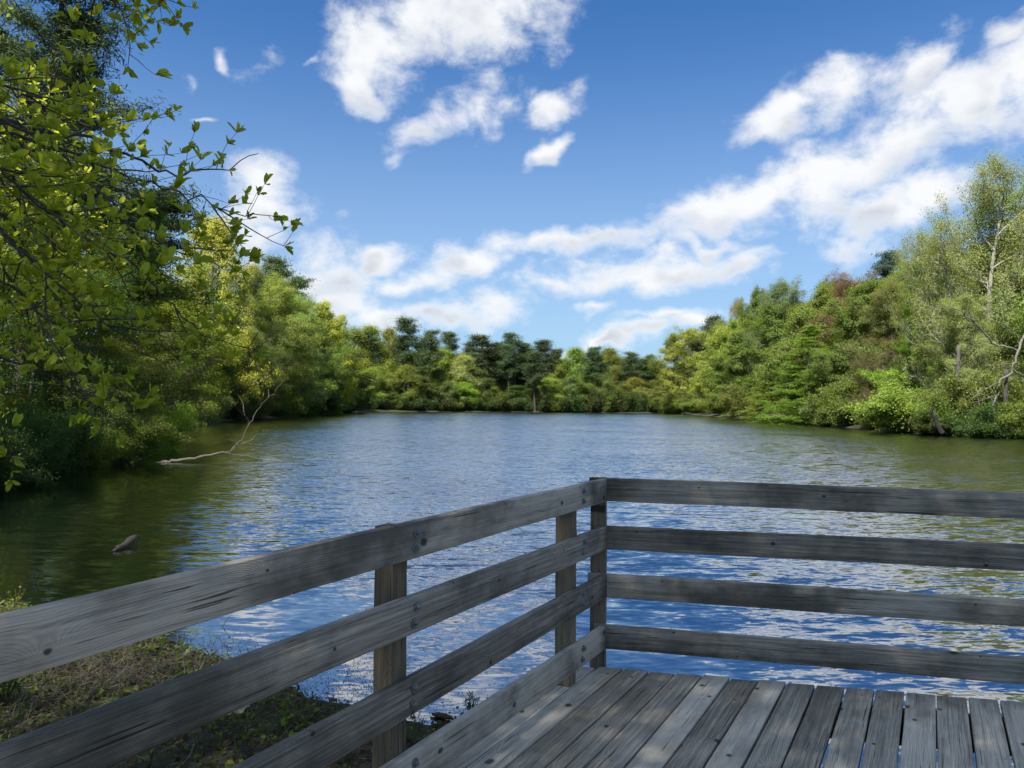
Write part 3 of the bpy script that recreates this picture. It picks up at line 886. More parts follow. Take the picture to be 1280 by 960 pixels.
FARB = [
 (426, 214, 410, 54, 'yellow', 'bright yellow green tree at the left corner of the far shore'),
 (446, 246, 411, 54, 'olive', 'olive tree rising behind the bright corner tree on the far shore'),
 (470, 275, 408, 64, 'yellow', 'pale yellow tree top behind the dense dark conifer on the far shore'),
 (489, 285, 411, 44, 'olive', 'olive tree top left of the tallest far shore pine'),
 (438, 226, 458, 44, 'bright', 'low bright green tree over the pale landing on the far shore'),
 (461, 240, 462, 52, 'light', 'fresh green tree in front of the dense dark conifer'),
 (482, 248, 460, 50, 'light', 'light green tree just left of the bare trunked pine group'),
 (503, 250, 458, 50, 'olive', 'olive tree below the head of the tallest far shore pine'),
 (520, 254, 472, 46, 'darkmid', 'dull dark tree at the foot of the tallest far shore pine'),
 (545, 262, 462, 44, 'mid', 'mid green tree right behind the bare trunked pine'),
 (560, 276, 438, 60, 'yellow', 'yellow olive tree under the leaning pine on the far shore'),
 (577, 280, 446, 60, 'pale', 'pale rounded tree in the gap left of the pine row'),
 (592, 280, 464, 48, 'grey', 'grey green tree at the left foot of the pine row'),
 (584, 266, 480, 40, 'bright', 'small bright green tree at the water in the gap between pines'),
 (556, 260, 478, 34, 'grey', 'small grey twiggy tree between the pines at the water'),
 (610, 282, 480, 46, 'mid', 'green tree at the water below the broad dark pine'),
 (640, 286, 484, 48, 'deep', 'deep green tree at the water below the tallest tiered pine'),
 (664, 288, 488, 42, 'mid', 'low mid green tree at the water below the row of pines'),
 (700, 302, 449, 46, 'yellow', 'yellow olive tree right after the pine row'),
 (718, 316, 436, 56, 'olive', 'rounded olive tree top between pine row and solitary pine'),
 (690, 290, 474, 40, 'light', 'light green tree low at the right end of the pine row'),
 (714, 292, 472, 42, 'grey', 'dull olive tree left of the solitary leaning pine'),
 (763, 318, 436, 50, 'olive', 'olive tree with a domed top right of the solitary pine'),
 (756, 298, 470, 48, 'grey', 'grey olive tree in front of the domed olive one'),
 (776, 318, 446, 44, 'mid', 'mid green tree left of the small very dark conifer'),
 (800, 326, 449, 48, 'olive', 'olive tree right of the small very dark conifer'),
 (820, 334, 455, 44, 'darkmid', 'dark olive tree where the far shore meets the right bank'),
 (793, 304, 474, 44, 'olive', 'low olive tree beneath the small very dark conifer'),
 (812, 306, 480, 40, 'darkmid', 'low dark tree at the far right end of the far shore'),
 (732, 296, 482, 40, 'mid', 'low mid green tree at the feet of the leaning pines'),
]
for n_, (px, d, top, wd, co, lb) in enumerate(FARB): plant('far_broad%d' % (n_ % 4), px, d, top - 2, wd * .8, co, lb, 'broadleaf trees on the far shore')
sh = [(432, 206), (447, 226), (462, 238), (478, 242), (494, 246), (510, 249), (528, 252), (548, 258), (566, 262), (572, 265), (590, 268), (605, 272), (622, 276), (640, 279), (656, 281), (672, 284), (690, 287), (706, 288), (722, 290), (738, 292), (756, 294), (772, 296), (790, 298), (806, 299), (822, 300)]
for n_, (px, d) in enumerate(sh):
    plant('far_shrub', px, d - 2.5, trng.uniform(488, 499), trng.uniform(26, 36), ('brown' if n_ == 1 else ['mid', 'darkmid', 'deep', 'darkmid'][n_ % 4]),
          'dark brown bush at the left end of the far waterline' if n_ == 1 else 'low rounded green bush at the waterline below the far shore trees', 'bushes along the far waterline', gain=.7)
# second and third rows of the wood behind the far shore, and filling low gaps
for n_ in range(30):
    px = 415 + n_ * 15
    d = 300 + 12 * (n_ % 3) + max(0, (px - 560) * .16)
    plant('far_broad%d' % (n_ % 4), px, d, np.interp(px, [415, 560, 700, 860], [430, 442, 447, 452]) + trng.uniform(-3, 9), trng.uniform(40, 54), ['olive', 'grey', 'darkmid', 'mid'][n_ % 4], 'woodland tree half hidden in the second row behind the far shore', 'second row trees behind the far shore')

# ---- right bank
def rs(px): return float(np.interp(px, [828, 870, 930, 1000, 1100, 1180, 1280, 1400], [282, 250, 156, 112, 82, 66, 62, 58]))
RB = [  # px, offset behind the shore, top, width, kind, colour, label
 (844, 5, 420, 58, 'mid_broad0', 'olive', 'olive tree standing at the very tip of the right bank'),
 (866, 7, 410, 70, 'mid_broad1', 'yellow', 'yellow olive dome of foliage left of the hemlock, nearest the tip'),
 (900, 10, 406, 72, 'mid_broad2', 'yellow', 'broad yellow olive tree between bank tip and hemlock'),
 (928, 6, 412, 80, 'mid_broad0', 'olive', 'large olive tree bulging over the water left of the hemlock'),
 (905, 30, 405, 60, 'mid_broad1', 'olive', 'olive tree just below the lone black pine of the right bank'),
 (884, 55, 396, 34, 'far_pine0', 'pine', 'lone black flat topped pine silhouetted above the right bank tip'),
 (905, 70, 402, 30, 'far_pine1', 'pine', 'shorter black pine peeping out right of the lone flat topped pine'),
 (934, 40, 392, 66, 'mid_broad2', 'yellow', 'yellow tree with a pale top behind the left of the right bank'),
 (946, 45, 360, 50, 'mid_broad0', 'mid', 'tall fresh green tree at the left shoulder of the right bank wood'),
 (924, 60, 372, 40, 'mid_sparse0', 'pale', 'pale half bare tree at the left shoulder of the right bank'),
 (985, 30, 350, 90, 'mid_sparse1', 'grey', 'tall grey olive tree with dark limbs above the hemlock'),
 (966, 18, 378, 84, 'mid_broad1', 'mid', 'mid green tree directly left behind the hemlock'),
 (1030, 30, 350, 70, 'mid_sparse2', 'olive', 'olive feathery tree top right behind the hemlock'),
 (1008, 1.5, 398, 118, 'mid_hemlock0', 'hem', 'large yellow green hemlock with drooping layered boughs on the right bank'),
 (966, 1.5, 444, 80, 'mid_hemlock1', 'hem', 'smaller hemlock leaning on the left side of the large one'),
 (1070, 24, 338, 116, 'mid_bare', 'red', 'reddish brown budding tree in the middle of the right bank'),
 (1066, 12, 376, 110, 'mid_sparse0', 'olive', 'olive brown feathery tree below the reddish budding one'),
 (1050, 7, 436, 84, 'mid_broad2', 'mid', 'green tree at the right side of the large hemlock'),
 (1104, 40, 316, 50, 'mid_pine0', 'pineb', 'dark bluish pine top rising behind the reddish budding tree'),
 (1132, 36, 322, 46, 'mid_sparse1', 'yellow', 'yellowish tree top beside the dark bluish pine'),
 (1168, 34, 296, 110, 'mid_bare', 'brown', 'brown bare crowned tree left of the tall sycamore'),
 (1122, 16, 352, 110, 'mid_sparse1', 'grey', 'grey olive tree in the middle of the right bank, above the overhanging bush'),
 (1110, 9, 420, 90, 'mid_bare', 'brown', 'twiggy brown tree with grey limbs behind the overhanging bush'),
 (1160, 11, 395, 96, 'mid_broad0', 'bright', 'dark green full tree in the shade left of the sycamore limbs'),
 (1152, 22, 322, 110, 'mid_sparse2', 'olive', 'olive feathery tree left of and below the sycamore top'),
 (1205, 18, 312, 120, 'mid_sparse0', 'olive', 'olive feathery tree under the left half of the sycamore'),
 (1236, 8, 194, 150, 'sycamore0', 'pale', 'tall pale sycamore with white limbs reaching highest on the right bank'),
 (1305, 9, 205, 190, 'sycamore1', 'pale', 'pale sycamore cut off by the right frame edge, nearly as high as its neighbour'),
 (1192, 9, 268, 110, 'sycamore1', 'pale', 'shorter pale green tree on the left flank of the tall sycamore'),
 (1215, 5, 372, 110, 'mid_sparse2', 'pale', 'pale silvery green tree low under the sycamore'),
 (1275, 10, 372, 110, 'mid_broad1', 'mid', 'mid green tree at the right frame edge behind the sycamore'),
 (1240, 20, 330, 120, 'mid_broad2', 'olive', 'olive tree filling the wood behind the sycamore trunk'),
 (1085, 45, 362, 80, 'mid_broad1', 'olive', 'olive tree deep in the wood behind the reddish tree'),
 (1000, 45, 375, 80, 'mid_broad2', 'darkmid', 'dark tree deep in the wood behind the hemlock'),
 (1360, 10, 250, 190, 'mid_broad0', 'olive', 'olive tree outside the frame beyond the sycamore'),
]
SYC = None
for (px, off, top, wd, kd, co, lb) in RB:
    e_ = plant(kd, px, rs(px) + off, top, wd, co, lb, 'trees of the right bank', bark='pale' if 'sycamore' in kd else ('mid' if 'sparse' in kd else None))
    if lb.startswith('tall pale sycamore'): SYC = e_
C.view_layer.update()
for path, r0_ in (([(1292, 400, 62), (1279, 424, 61.5), (1270, 447, 61), (1264, 466, 61), (1250, 477, 60.5), (1246, 492, 60.5), (1241, 508, 60), (1234, 516, 60), (1219, 517, 60)], .12),
                  ([(1272, 438, 62.5), (1258, 434, 62), (1240, 428, 62), (1226, 412, 61.8), (1214, 400, 61.5), (1200, 388, 61.5), (1188, 384, 61.5)], .1),
                  ([(1250, 477, 60.5), (1238, 483, 60.5), (1226, 489, 60.3), (1216, 498, 60)], .06)):
    pts_ = np.array([atd(p_[0], p_[1], p_[2] + 3) for p_ in path]); m_ = len(pts_); ts_ = np.linspace(0, m_ - 1, (m_ - 1) * 4 + 1)
    pts_ = np.stack([np.interp(ts_, np.arange(m_), pts_[:, a_]) for a_ in range(3)], 1); pts_[1:-1] += trng.normal(size=(len(pts_) - 2, 3)) * .06
    T_ = Tubes(); T_.add(pts_, np.linspace(r0_, r0_ * .35, len(pts_)), 6)
    for q_ in range(7):
        p_, d_ = along(pts_, trng.uniform(.3, .98)); b_ = bez(p_, perp_rand(d_, trng, .8), trng.uniform(.8, 2.2), 4, trng, .22, -.02)
        T_.add(b_, np.linspace(r0_ * .3, .015, len(b_)), 4)
    me_ = T_.mesh('limb', BARK); me_.transform(SYC.matrix_world.inverted()); link('limb', me_, SYC, color=(.15, .14, .12))
RSH = [
 (1128, .8, 482, 112, 'mid_shrub0', 'light', 'fresh green bush hanging over the water on the right bank'),
 (1062, 1.5, 478, 70, 'mid_shrub1', 'mid', 'rounded green bush right of the hemlock at the waterline'),
 (1035, 1.0, 498, 50, 'mid_shrub0', 'grey', 'small grey green bush at the right foot of the hemlock'),
 (1240, .8, 508, 76, 'mid_shrub1', 'deep', 'low deep green bush under the sycamore limbs at the water'),
 (1200, 2.5, 500, 70, 'mid_shrub0', 'mid', 'green bush behind the leaning dark trunk on the right bank'),
 (1285, 1.5, 498, 70, 'mid_shrub0', 'mid', 'green bush cut off by the right frame edge'),
 (1225, 4, 470, 90, 'mid_shrub1', 'olive', 'olive bush among the white sycamore limbs'),
 (1090, 1.2, 502, 50, 'mid_shrub1', 'olive', 'olive bush left of the overhanging yellow green one'),
 (945, 2, 487, 62, 'mid_shrub0', 'olive', 'olive bush left of the hemlock at the waterline'),
 (905, 3, 492, 50, 'mid_shrub1', 'light', 'light green bush under the broad yellow olive tree'),
 (872, 3, 496, 44, 'mid_shrub0', 'olive', 'olive bush near the tip of the right bank'),
 (842, 3, 494, 34, 'mid_shrub1', 'mid', 'green bush at the very tip of the right bank'),
 (985, 1, 502, 50, 'mid_shrub1', 'hem', 'yellow green bush at the left foot of the large hemlock'),
 (1170, 1.2, 520, 60, 'mid_shrub0', 'darkmid', 'low dark bush below the overhanging bush on the right bank'),
]
for (px, off, top, wd, kd, co, lb) in RSH: plant(kd, px, rs(px) + off - 1.3, top, wd * 1.15, co, lb, 'bushes along the right bank')

for n_ in range(26):
    px = 850 + n_ * 20
    top = np.interp(px, [850, 900, 950, 1000, 1100, 1200, 1400], [438, 412, 380, 366, 334, 296, 275]) + trng.uniform(-4, 22)
    plant('mid_broad%d' % (n_ % 3), px, rs(px) + 16 + 9 * (n_ % 4), top, 105 if px > 950 else 75, ['mid', 'olive', 'darkmid', 'grey'][n_ % 4], 'woodland tree half hidden behind the front row of the right bank', 'second row trees of the right bank')
def bank_trunk(path, r, col, label):
    p = np.array([atd(*a) for a in path]); m = len(p); t = np.linspace(0, m - 1, (m - 1) * 4 + 1)
    p = np.stack([np.interp(t, np.arange(m), p[:, a]) for a in range(3)], 1); p[1:-1] += trng.normal(size=(len(p) - 2, 3)) * .03
    T = Tubes(); o0 = p[0].copy(); T.add(p - o0, np.linspace(r, r * .6, len(p)), 9)
    for q in range(5):
        b, d = along(p - o0, trng.uniform(.4, .95)); k = bez(b, perp_rand(d, trng, 1.0), trng.uniform(.4, 1.4), 3, trng, .2, .05); T.add(k, np.linspace(r * .25, .015, len(k)), 4)
    tag(link('dead_tree', T.mesh('dead_tree', BARK), None, o0, col), label, 'dead tree')
bank_trunk([(1196, 488, 66), (1197, 460, 66), (1198, 432, 66)], .22, (.11, .10, .085), 'broken pale grey trunk standing on the right bank below the sycamore')
bank_trunk([(1216, 478, 69), (1219, 440, 69), (1212, 412, 69), (1204, 392, 69)], .3, (.04, .034, .028), 'dark crooked trunk standing right of the broken pale one')
bank_trunk([(1178, 541, 65), (1170, 527, 65), (1163, 510, 65)], .2, (.02, .017, .014), 'dark trunk leaning over the water on the right bank')
bank_trunk([(1257, 512, 64), (1257, 490, 64), (1258, 462, 64)], .2, (.06, .054, .045), 'grey upright trunk behind the white limbs near the right frame edge')
# ---- left bank, middle distance
def ls(px): return float(np.interp(px, [225, 250, 260, 300, 340, 380, 420], [62, 80, 88, 100, 112, 142, 178]))
LB = [
 (404, 8, 378, 78, 'mid_broad0', 'bright', 'bright green tree top at the far end of the left bank'),
 (418, 14, 412, 50, 'mid_broad1', 'yellow', 'yellow green tree at the end of the left bank, lower than its bright neighbour'),
 (372, 8, 366, 104, 'mid_sparse0', 'olive', 'olive feathery tree near the far end of the left bank'),
 (330, 10, 344, 120, 'mid_sparse1', 'olive', 'large olive feathery tree in the middle of the left bank'),
 (282, 12, 332, 120, 'mid_sparse2', 'grey', 'grey olive feathery tree behind the fallen birch branch'),
 (350, 4, 400, 110, 'mid_sparse2', 'grey', 'drooping grey olive tree low over the water of the left bank'),
 (296, 4, 410, 100, 'mid_sparse0', 'grey', 'grey twiggy tree low behind the tip of the fallen branch'),
 (396, 2, 440, 70, 'mid_broad2', 'deep', 'deep green tree leaning over the water at the end of the left bank'),
 (345, 30, 322, 62, 'mid_pine0', 'pine', 'dark round headed pine standing above the left bank trees'),
 (366, 34, 344, 48, 'mid_pine1', 'pine', 'smaller dark pine right below the round headed left bank pine'),
 (262, 2, 268, 110, 'mid_broad1', 'yellow', 'tall yellowish oak showing against the sky over the left bank'),
 (250, 20, 330, 90, 'mid_broad0', 'olive', 'olive tree under the tall yellowish oak'),
 (300, 30, 360, 120, 'mid_broad2', 'darkmid', 'dark tree deep in the left bank wood'),
 (360, 25, 385, 100, 'mid_broad0', 'darkmid', 'dark tree deep in the wood behind the feathery trees'),
 (400, 20, 400, 60, 'mid_broad2', 'mid', 'mid green tree behind the bright green one on the left bank'),
 (238, 8, 360, 90, 'mid_broad2', 'mid', 'mid green tree behind the bright near maple'),
]
for (px, off, top, wd, kd, co, lb) in LB: plant(kd, px, ls(px) + off, top, wd, co, lb, 'trees along the left bank', gain=1.3, bark='olive' if 'sparse' in kd else None)
for n_ in range(16):
    px = 120 + n_ * 20
    top = np.interp(px, [120, 250, 300, 350, 420], [330, 352, 372, 392, 418]) + trng.uniform(-4, 20)
    plant('mid_broad%d' % (n_ % 3), px, max(ls(px), 62) + 18 + 8 * (n_ % 3), top, 90, ['darkmid', 'mid', 'olive'][n_ % 3], 'woodland tree half hidden behind the front row of the left bank', 'second row trees of the left bank')
LSH = [(262, 1, 492, 60, 'grey'), (292, 1, 486, 60, 'darkmid'), (322, 1, 490, 56, 'grey'), (350, 1, 484, 60, 'mid'), (376, 1, 482, 56, 'deep'), (402, 1, 478, 50, 'deep'), (416, 3, 488, 30, 'light')]
for n_, (px, off, top, wd, co) in enumerate(LSH):
    plant('mid_shrub%d' % (n_ % 2), px, ls(px) + off - 1.5, top, wd, co, 'dark waterside bush in the row along the middle of the left bank', 'waterside bushes of the left bank')
plant('mid_pine1', 185, 56, 236, 130, 'pine', 'dark pine with drooping boughs left of the yellowish oak', 'trees along the left bank')

# ---- left bank, near
NB = [
 (200, 36, 372, 170, 'near_broad0', 'bright', 'bright fresh green maple leaning out over the water on the left bank'),
 (118, 31, 330, 210, 'near_broad1', 'darkmid', 'dark green tree behind the pale leaning trunk on the left bank'),
 (30, 27, 300, 230, 'near_broad0', 'deep', 'deep green tree at the left frame edge above the dark bushes'),
 (85, 38, 250, 240, 'mid_broad2', 'mid', 'mid green tree deep in the wood at the left frame edge'),
 (160, 46, 300, 180, 'mid_broad0', 'olive', 'olive tree behind the bright fresh maple'),
 (215, 44, 400, 120, 'near_sparse', 'olive', 'olive feathery tree right of the bright maple'),
 (135, 28.5, 420, 150, 'near_sparse', 'light', 'thinly leaved tree with a pale bare trunk at the waterline'),
 (-60, 24, 200, 240, 'near_broad1', 'mid', 'green tree mostly outside the left frame edge'),
 (40, 45, 150, 280, 'mid_broad1', 'darkmid', 'tall dark tree rising behind the left bank wood'),
]
for (px, d, top, wd, kd, co, lb) in NB: plant(kd, px, d, top, wd, co, lb, 'trees of the near left bank', bark='mid' if kd == 'near_sparse' else None)
for n_, (px, d, top, wd) in enumerate([(-330, 17, 0, 480), (-420, 22, 100, 380)]):  # unseen trees, put in to shade the bushes of the near left bank
    plant('near_broad%d' % (n_ % 2), px, d, top, wd, 'mid', 'unseen green tree added outside the left frame edge to shade the near bank', 'trees beyond the left frame edge')
plant('near_pine', 25, 33, -130, 250, 'pine', 'huge dark pine with ragged boughs reaching out of the top left corner')
plant('near_broad0', -250, 15, -330, 420, 'light', 'light leaved tree overhead in the top left corner')
NSH = [(10, 21.0, 520, 150, 'deep', 'deep green bush at the left frame edge over the waterline'),
       (62, 23.6, 512, 130, 'deep', 'dark green bush second from the left frame edge'),
       (112, 26.0, 516, 110, 'mid', 'mid green bush at the foot of the pale leaning trunk'),
       (160, 27.9, 522, 90, 'mid', 'green bush nearest the base of the fallen branch'),
       (85, 29.0, 478, 170, 'deep', 'tall dark green bush behind the waterside bushes'),
       (200, 33.0, 505, 90, 'bright', 'bright green bush below the fresh maple'),
       (40, 28.0, 470, 150, 'deep', 'tall deep green bush at the left frame edge'),
       (-50, 18.5, 520, 160, 'deep', 'green bush just outside the left frame edge')]
for n_, (px, d, top, wd, co, lb) in enumerate(NSH): plant('near_shrub%d' % (n_ % 2), px, d, top, wd, co, lb, 'bushes of the near left bank')

# ------------------------------------------------------------------ the tree that overhangs the deck from the left
def overhang():
    rng = np.random.default_rng(51)
    root = empty('overhanging_tree', (-5.0, -.2, gz(-5.0, -.2)))
    tag(root, 'near tree with fresh yellow green leaf whorls on thin twigs, hanging in from the left', 'tree')
    T = Tubes(); ax, po, sz = [], [], []
    tr = bez(V(-5.0, -.2, -.2), V(.06, -.06, 1), 13.5, 18, rng, .025, .03)
    T.add(tr, np.linspace(.25, .06, len(tr)), 9)
    def whorl(p, d, s=1.0): po.append(p); ax.append(d / np.linalg.norm(d)); sz.append(s)
    def leafy(pts, r0, step=.085, tw=(.07, .3), drop=.25):
        seg = np.linalg.norm(np.diff(pts, axis=0), axis=1); Lt = seg.sum()
        n = max(2, int(Lt / step))
        for k in range(n):
            t_ = (k + rng.uniform(0, 1)) / n
            if rng.uniform() < drop: continue
            p, dd = along(pts, min(t_, .995))
            d = perp_rand(dd, rng, rng.uniform(.4, 1.2)) + V(0, 0, .25)
            L = rng.uniform(*tw)
            b = bez(p, d, L, 3, rng, .12, .06)
            T.add(b, np.linspace(.0022, .0012, len(b)), 3)
            whorl(b[-1], b[-1] - b[-2] + V(0, 0, .04), rng.uniform(.7, 1.15))
            if L > .16: whorl(b[2], perp_rand(b[2] - b[1], rng, .7) + V(0, 0, .3), rng.uniform(.5, .9))
        whorl(pts[-1], pts[-1] - pts[-2], 1.0)
    BR = [  # pixel x, y, distance
        [(-260, 60, 3.5), (-90, 140, 3.6), (0, 150, 3.7), (60, 165, 3.8), (130, 180, 4.0), (185, 205, 4.1), (235, 222, 4.2), (275, 210, 4.3), (323, 192, 4.4)],
        [(-260, 80, 3.0), (-80, 160, 3.1), (0, 216, 3.2), (52, 255, 3.3), (100, 280, 3.4), (150, 318, 3.5)],
        [(-250, 20, 3.4), (-60, 120, 3.5), (40, 165, 3.6), (86, 198, 3.7), (118, 234, 3.75), (158, 270, 3.8), (201, 305, 3.9), (255, 328, 4.0), (302, 341, 4.1)],
        [(-240, 70, 3.7), (-40, 150, 3.8), (80, 190, 3.9), (158, 216, 4.0), (205, 236, 4.1), (250, 248, 4.15), (305, 270, 4.2), (348, 271, 4.3)],
        [(-240, 330, 3.8), (-80, 400, 3.9), (0, 444, 4.0), (47, 469, 4.1), (108, 505, 4.2), (164, 528, 4.3)],
        [(-220, 120, 3.3), (-60, 240, 3.4), (22, 307, 3.5), (72, 361, 3.6), (119, 393, 3.7), (172, 433, 3.8), (218, 462, 3.9)],
        [(-220, 100, 3.6), (0, 210, 3.8), (60, 262, 3.9), (119, 304, 4.0), (169, 336, 4.1), (215, 383, 4.2), (266, 426, 4.3), (322, 438, 4.4)],
        [(-200, -140, 3.4), (40, -40, 3.6), (100, -14, 3.7), (133, -5, 3.8), (150, 6, 3.85), (170, 16, 3.9)],
        [(-160, -120, 3.6), (90, -60, 3.7), (180, -20, 3.8), (203, 0, 3.9)],
        [(-220, 60, 3.2), (-60, 110, 3.3), (10, 110, 3.4), (60, 120, 3.5), (108, 122, 3.6)],
        [(-240, 200, 3.4), (-80, 290, 3.5), (0, 350, 3.6), (60, 400, 3.7), (110, 440, 3.8), (150, 470, 3.9)],
    ]
    # fuller fill of the left edge
    for k in range(11):
        y0 = rng.uniform(90, 330); d0 = rng.uniform(3.4, 5.2); xe = rng.uniform(30, 150)
        ye = y0 + rng.uniform(40, 120)
        BR.append([(-230, y0 - 130, d0 - .3), (-90, y0 - 60, d0 - .15), (0, y0, d0), (xe * .35, y0 + (ye - y0) * .45, d0 + .1), (xe * .7, y0 + (ye - y0) * .8, d0 + .2), (xe, ye, d0 + .3)])
    for k, br in enumerate(BR):
        pts = np.array([atd(*b) for b in br])
        z = min(max(pts[0][2] - .6, 2.4), 6.5)
        tp = tr[np.argmin(abs(tr[:, 2] - z))]
        full = np.vstack([[tp, (tp + pts[0]) / 2 + V(0, 0, .25)], pts])
        # finer, slightly crooked
        m = len(full); s = np.linspace(0, m - 1, (m - 1) * 4 + 1)
        fine = np.stack([np.interp(s, np.arange(m), full[:, a]) for a in range(3)], 1)
        fine[1:-1] += rng.normal(size=(len(fine) - 2, 3)) * .012
        T.add(fine, np.linspace(.013, .0018, len(fine)) if k else np.linspace(.018, .0022, len(fine)), 5)
        vis = fine[int(len(fine) * .3):]
        bare_tip = k == 0
        leafy(vis[:-3] if bare_tip else vis, .003, step=.05 if k not in (0, 3, 7, 8) else .07, drop=.12 if k > 3 else .2)
        for q in range(5 if k not in (0, 3, 7, 8) else 3):
            p, dd = along(vis, rng.uniform(.05, .75))
            sb = bez(p, perp_rand(dd, rng, rng.uniform(.35, .75)), rng.uniform(.3, .7), 6, rng, .1, .0)
            T.add(sb, np.linspace(.005, .0015, len(sb)), 4)
            leafy(sb, .003, step=.075, tw=(.05, .18))
    # leaf whorls
    po_, ax_, sz_ = np.array(po), np.array(ax), np.array(sz)
    cnt = rng.integers(5, 8, len(po_)); idx = np.repeat(np.arange(len(po_)), cnt)
    n = len(idx); A = ax_[idx]
    r = rng.normal(size=(n, 3)); r -= A * np.sum(r * A, 1)[:, None]; r /= np.linalg.norm(r, axis=1)[:, None]
    al = rng.uniform(.3, 1.15, n)[:, None]
    D = A * np.cos(al) + r * np.sin(al); N = np.cross(D, np.cross(A, D)); N /= np.linalg.norm(N, axis=1)[:, None] + 1e-9
    Sd = np.cross(D, N)
    L = (.06 * sz_[idx] * rng.uniform(.45, 1.35, n))[:, None]; Wd = L * rng.uniform(.2, .27, n)[:, None]
    b = po_[idx]
    cr = N * L * rng.uniform(-.12, .2, n)[:, None]; fo = N * Wd * .45
    l1, r1 = b + D * L * .4 - Sd * Wd * .9 + fo, b + D * L * .4 + Sd * Wd * .9 + fo
    l2, r2 = b + D * L * .78 - Sd * Wd * .8 + fo + cr * .5, b + D * L * .78 + Sd * Wd * .8 + fo + cr * .5
    tip = b + D * L + cr
    v = np.stack([b, l1, l2, tip, r2, r1], 1).reshape(-1, 3)
    i6 = np.arange(n)[:, None] * 6
    f = np.concatenate([i6 + np.array([[0, 1, 2, 3]]), i6 + np.array([[0, 3, 4, 5]])])
    # the high canopy that keeps the deck in shade
    cm = 185000
    cc = rng.normal(size=(420, 3)); cc /= np.linalg.norm(cc, axis=1)[:, None]; cc *= rng.uniform(.35, 1, (420, 1))
    cc = cc * V(4.4, 4.4, 2.4) + V(-1.9, -3.3, 12.2)
    q_ = rng.normal(size=(cm, 3)); q_ /= np.linalg.norm(q_, axis=1)[:, None]; q_ *= rng.uniform(0, 1, (cm, 1)) ** .36
    q_ = q_ * V(5.0, 5.0, 2.7) + V(-1.9, -3.3, 12.2)
    k_ = rng.uniform(0, 1, cm) < .07
    q_[k_] = (q_[k_] - V(-1.9, -3.3, 12.2)) * V(.42, .42, .6) + V(-7.3, -1.3, 10.4)  # separate unseen leaf clump, added to shade the near bank
    clump = rng.uniform(0, 1, cm) < .05                      # loosely gathered round the limb ends
    q_[clump] = cc[rng.integers(0, 420, clump.sum())] + rng.normal(size=(clump.sum(), 3)) * V(.5, .5, .3)
    cp = q_
    v2, f2 = quads_leaf(cp, .08, .55, rng, .8)
    for q in range(26):
        e = cc[q * 16]; p, _ = along(tr, rng.uniform(.6, .98)); mid = (p + e) / 2 + V(0, 0, -.3)
        T.add(np.array([p, (p + mid) / 2, mid, (mid + e) / 2 + V(0, 0, .1), e]), np.linspace(.05, .012, 5), 5)
    t_ = T.mesh('trunk', BARK)
    c_ = make_mesh('crown', np.concatenate([v, v2]), np.concatenate([f, f2 + len(v)]), LEAF)
    inv = root.matrix_world.inverted()
    for nm, me, col in (('trunk', t_, (.085, .072, .055)), ('crown', c_, (.40, .47, .05))):
        me.transform(inv); link(nm, me, root, color=col)
overhang()

# ------------------------------------------------------------------ things in and by the water
def tube_thing(name, paths, mat_col, label, cat, group=None, sides=8, part_leaves=None):
    T = Tubes()
    o0 = np.array(paths[0][0][0], float)
    for pts, rad in paths: T.add(np.array(pts) - o0, rad, sides)
    o = link(name, T.mesh(name, BARK), None, o0, mat_col)
    return tag(o, label, cat, group)
def px_path(pp): return np.array([atd(*a) for a in pp])
def fallen():
    rng = np.random.default_rng(5)
    def rough(p, k=5, s=.03):
        m = len(p); t = np.linspace(0, m - 1, (m - 1) * k + 1)
        q = np.stack([np.interp(t, np.arange(m), p[:, a]) for a in range(3)], 1); q[1:-1] += rng.normal(size=(len(q) - 2, 3)) * s; return q
    main = rough(px_path([(191, 581, 28), (215, 576, 28), (250, 571, 28.3), (286, 565, 28.6), (300, 552, 28.8), (311, 532, 29), (322, 512, 29.3), (338, 494, 29.6), (346, 486, 29.7)]))
    low = rough(px_path([(286, 566, 28.6), (297, 556, 28.8), (312, 551, 29), (326, 549, 29.2)]), 4, .015)
    tw = rough(px_path([(286, 567, 28.6), (310, 570, 28.6), (330, 573, 28.5), (344, 579, 28.3)]), 4, .02)
    up = rough(px_path([(311, 532, 29), (310, 524, 29), (306, 517, 29), (300, 513, 28.8)]), 4, .02)
    paths = [(main, np.concatenate([np.linspace(.075, .035, 16), np.linspace(.02, .004, len(main) - 16)])), (low, np.linspace(.02, .006, len(low))), (tw, np.linspace(.018, .005, len(tw))), (up, np.linspace(.007, .003, len(up)))]
    for k in range(12):
        p, d = along([low, tw, up, main[30:]][k % 4], rng.uniform(.4, .98))
        b = bez(p, perp_rand(d, rng, .7), rng.uniform(.3, 1.1), 4, rng, .2, -.05)
        paths.append((b, np.linspace(.011, .004, len(b))))
    tube_thing('fallen_branch', paths, (.095, .086, .066), 'fallen pale branch lying in the water off the left bank, its thin end raised', 'branch')
fallen()
def driftwood():
    a = onz(141, 690, 0); b = onz(168, 681, 0)
    d = (b - a); 
    pts = [a + d * t + UPV * (.0 + .09 * t + .012 * math.sin(9 * t)) for t in np.linspace(0, 1, 9)]
    pr = bez(pts[5], V(.3, .1, .5), .1, 3, np.random.default_rng(2), .1, 0)
    pb = bez(pts[2], V(-.2, -.4, .2), .12, 3, np.random.default_rng(3), .1, 0)
    tube_thing('driftwood', [(pts, [.015, .03, .05, .042, .058, .05, .066, .06, .062]), (pb, np.linspace(.02, .008, 4))],
               (.016, .012, .009), 'short dark log of driftwood floating in the shaded water at left', 'log', sides=9)
driftwood()

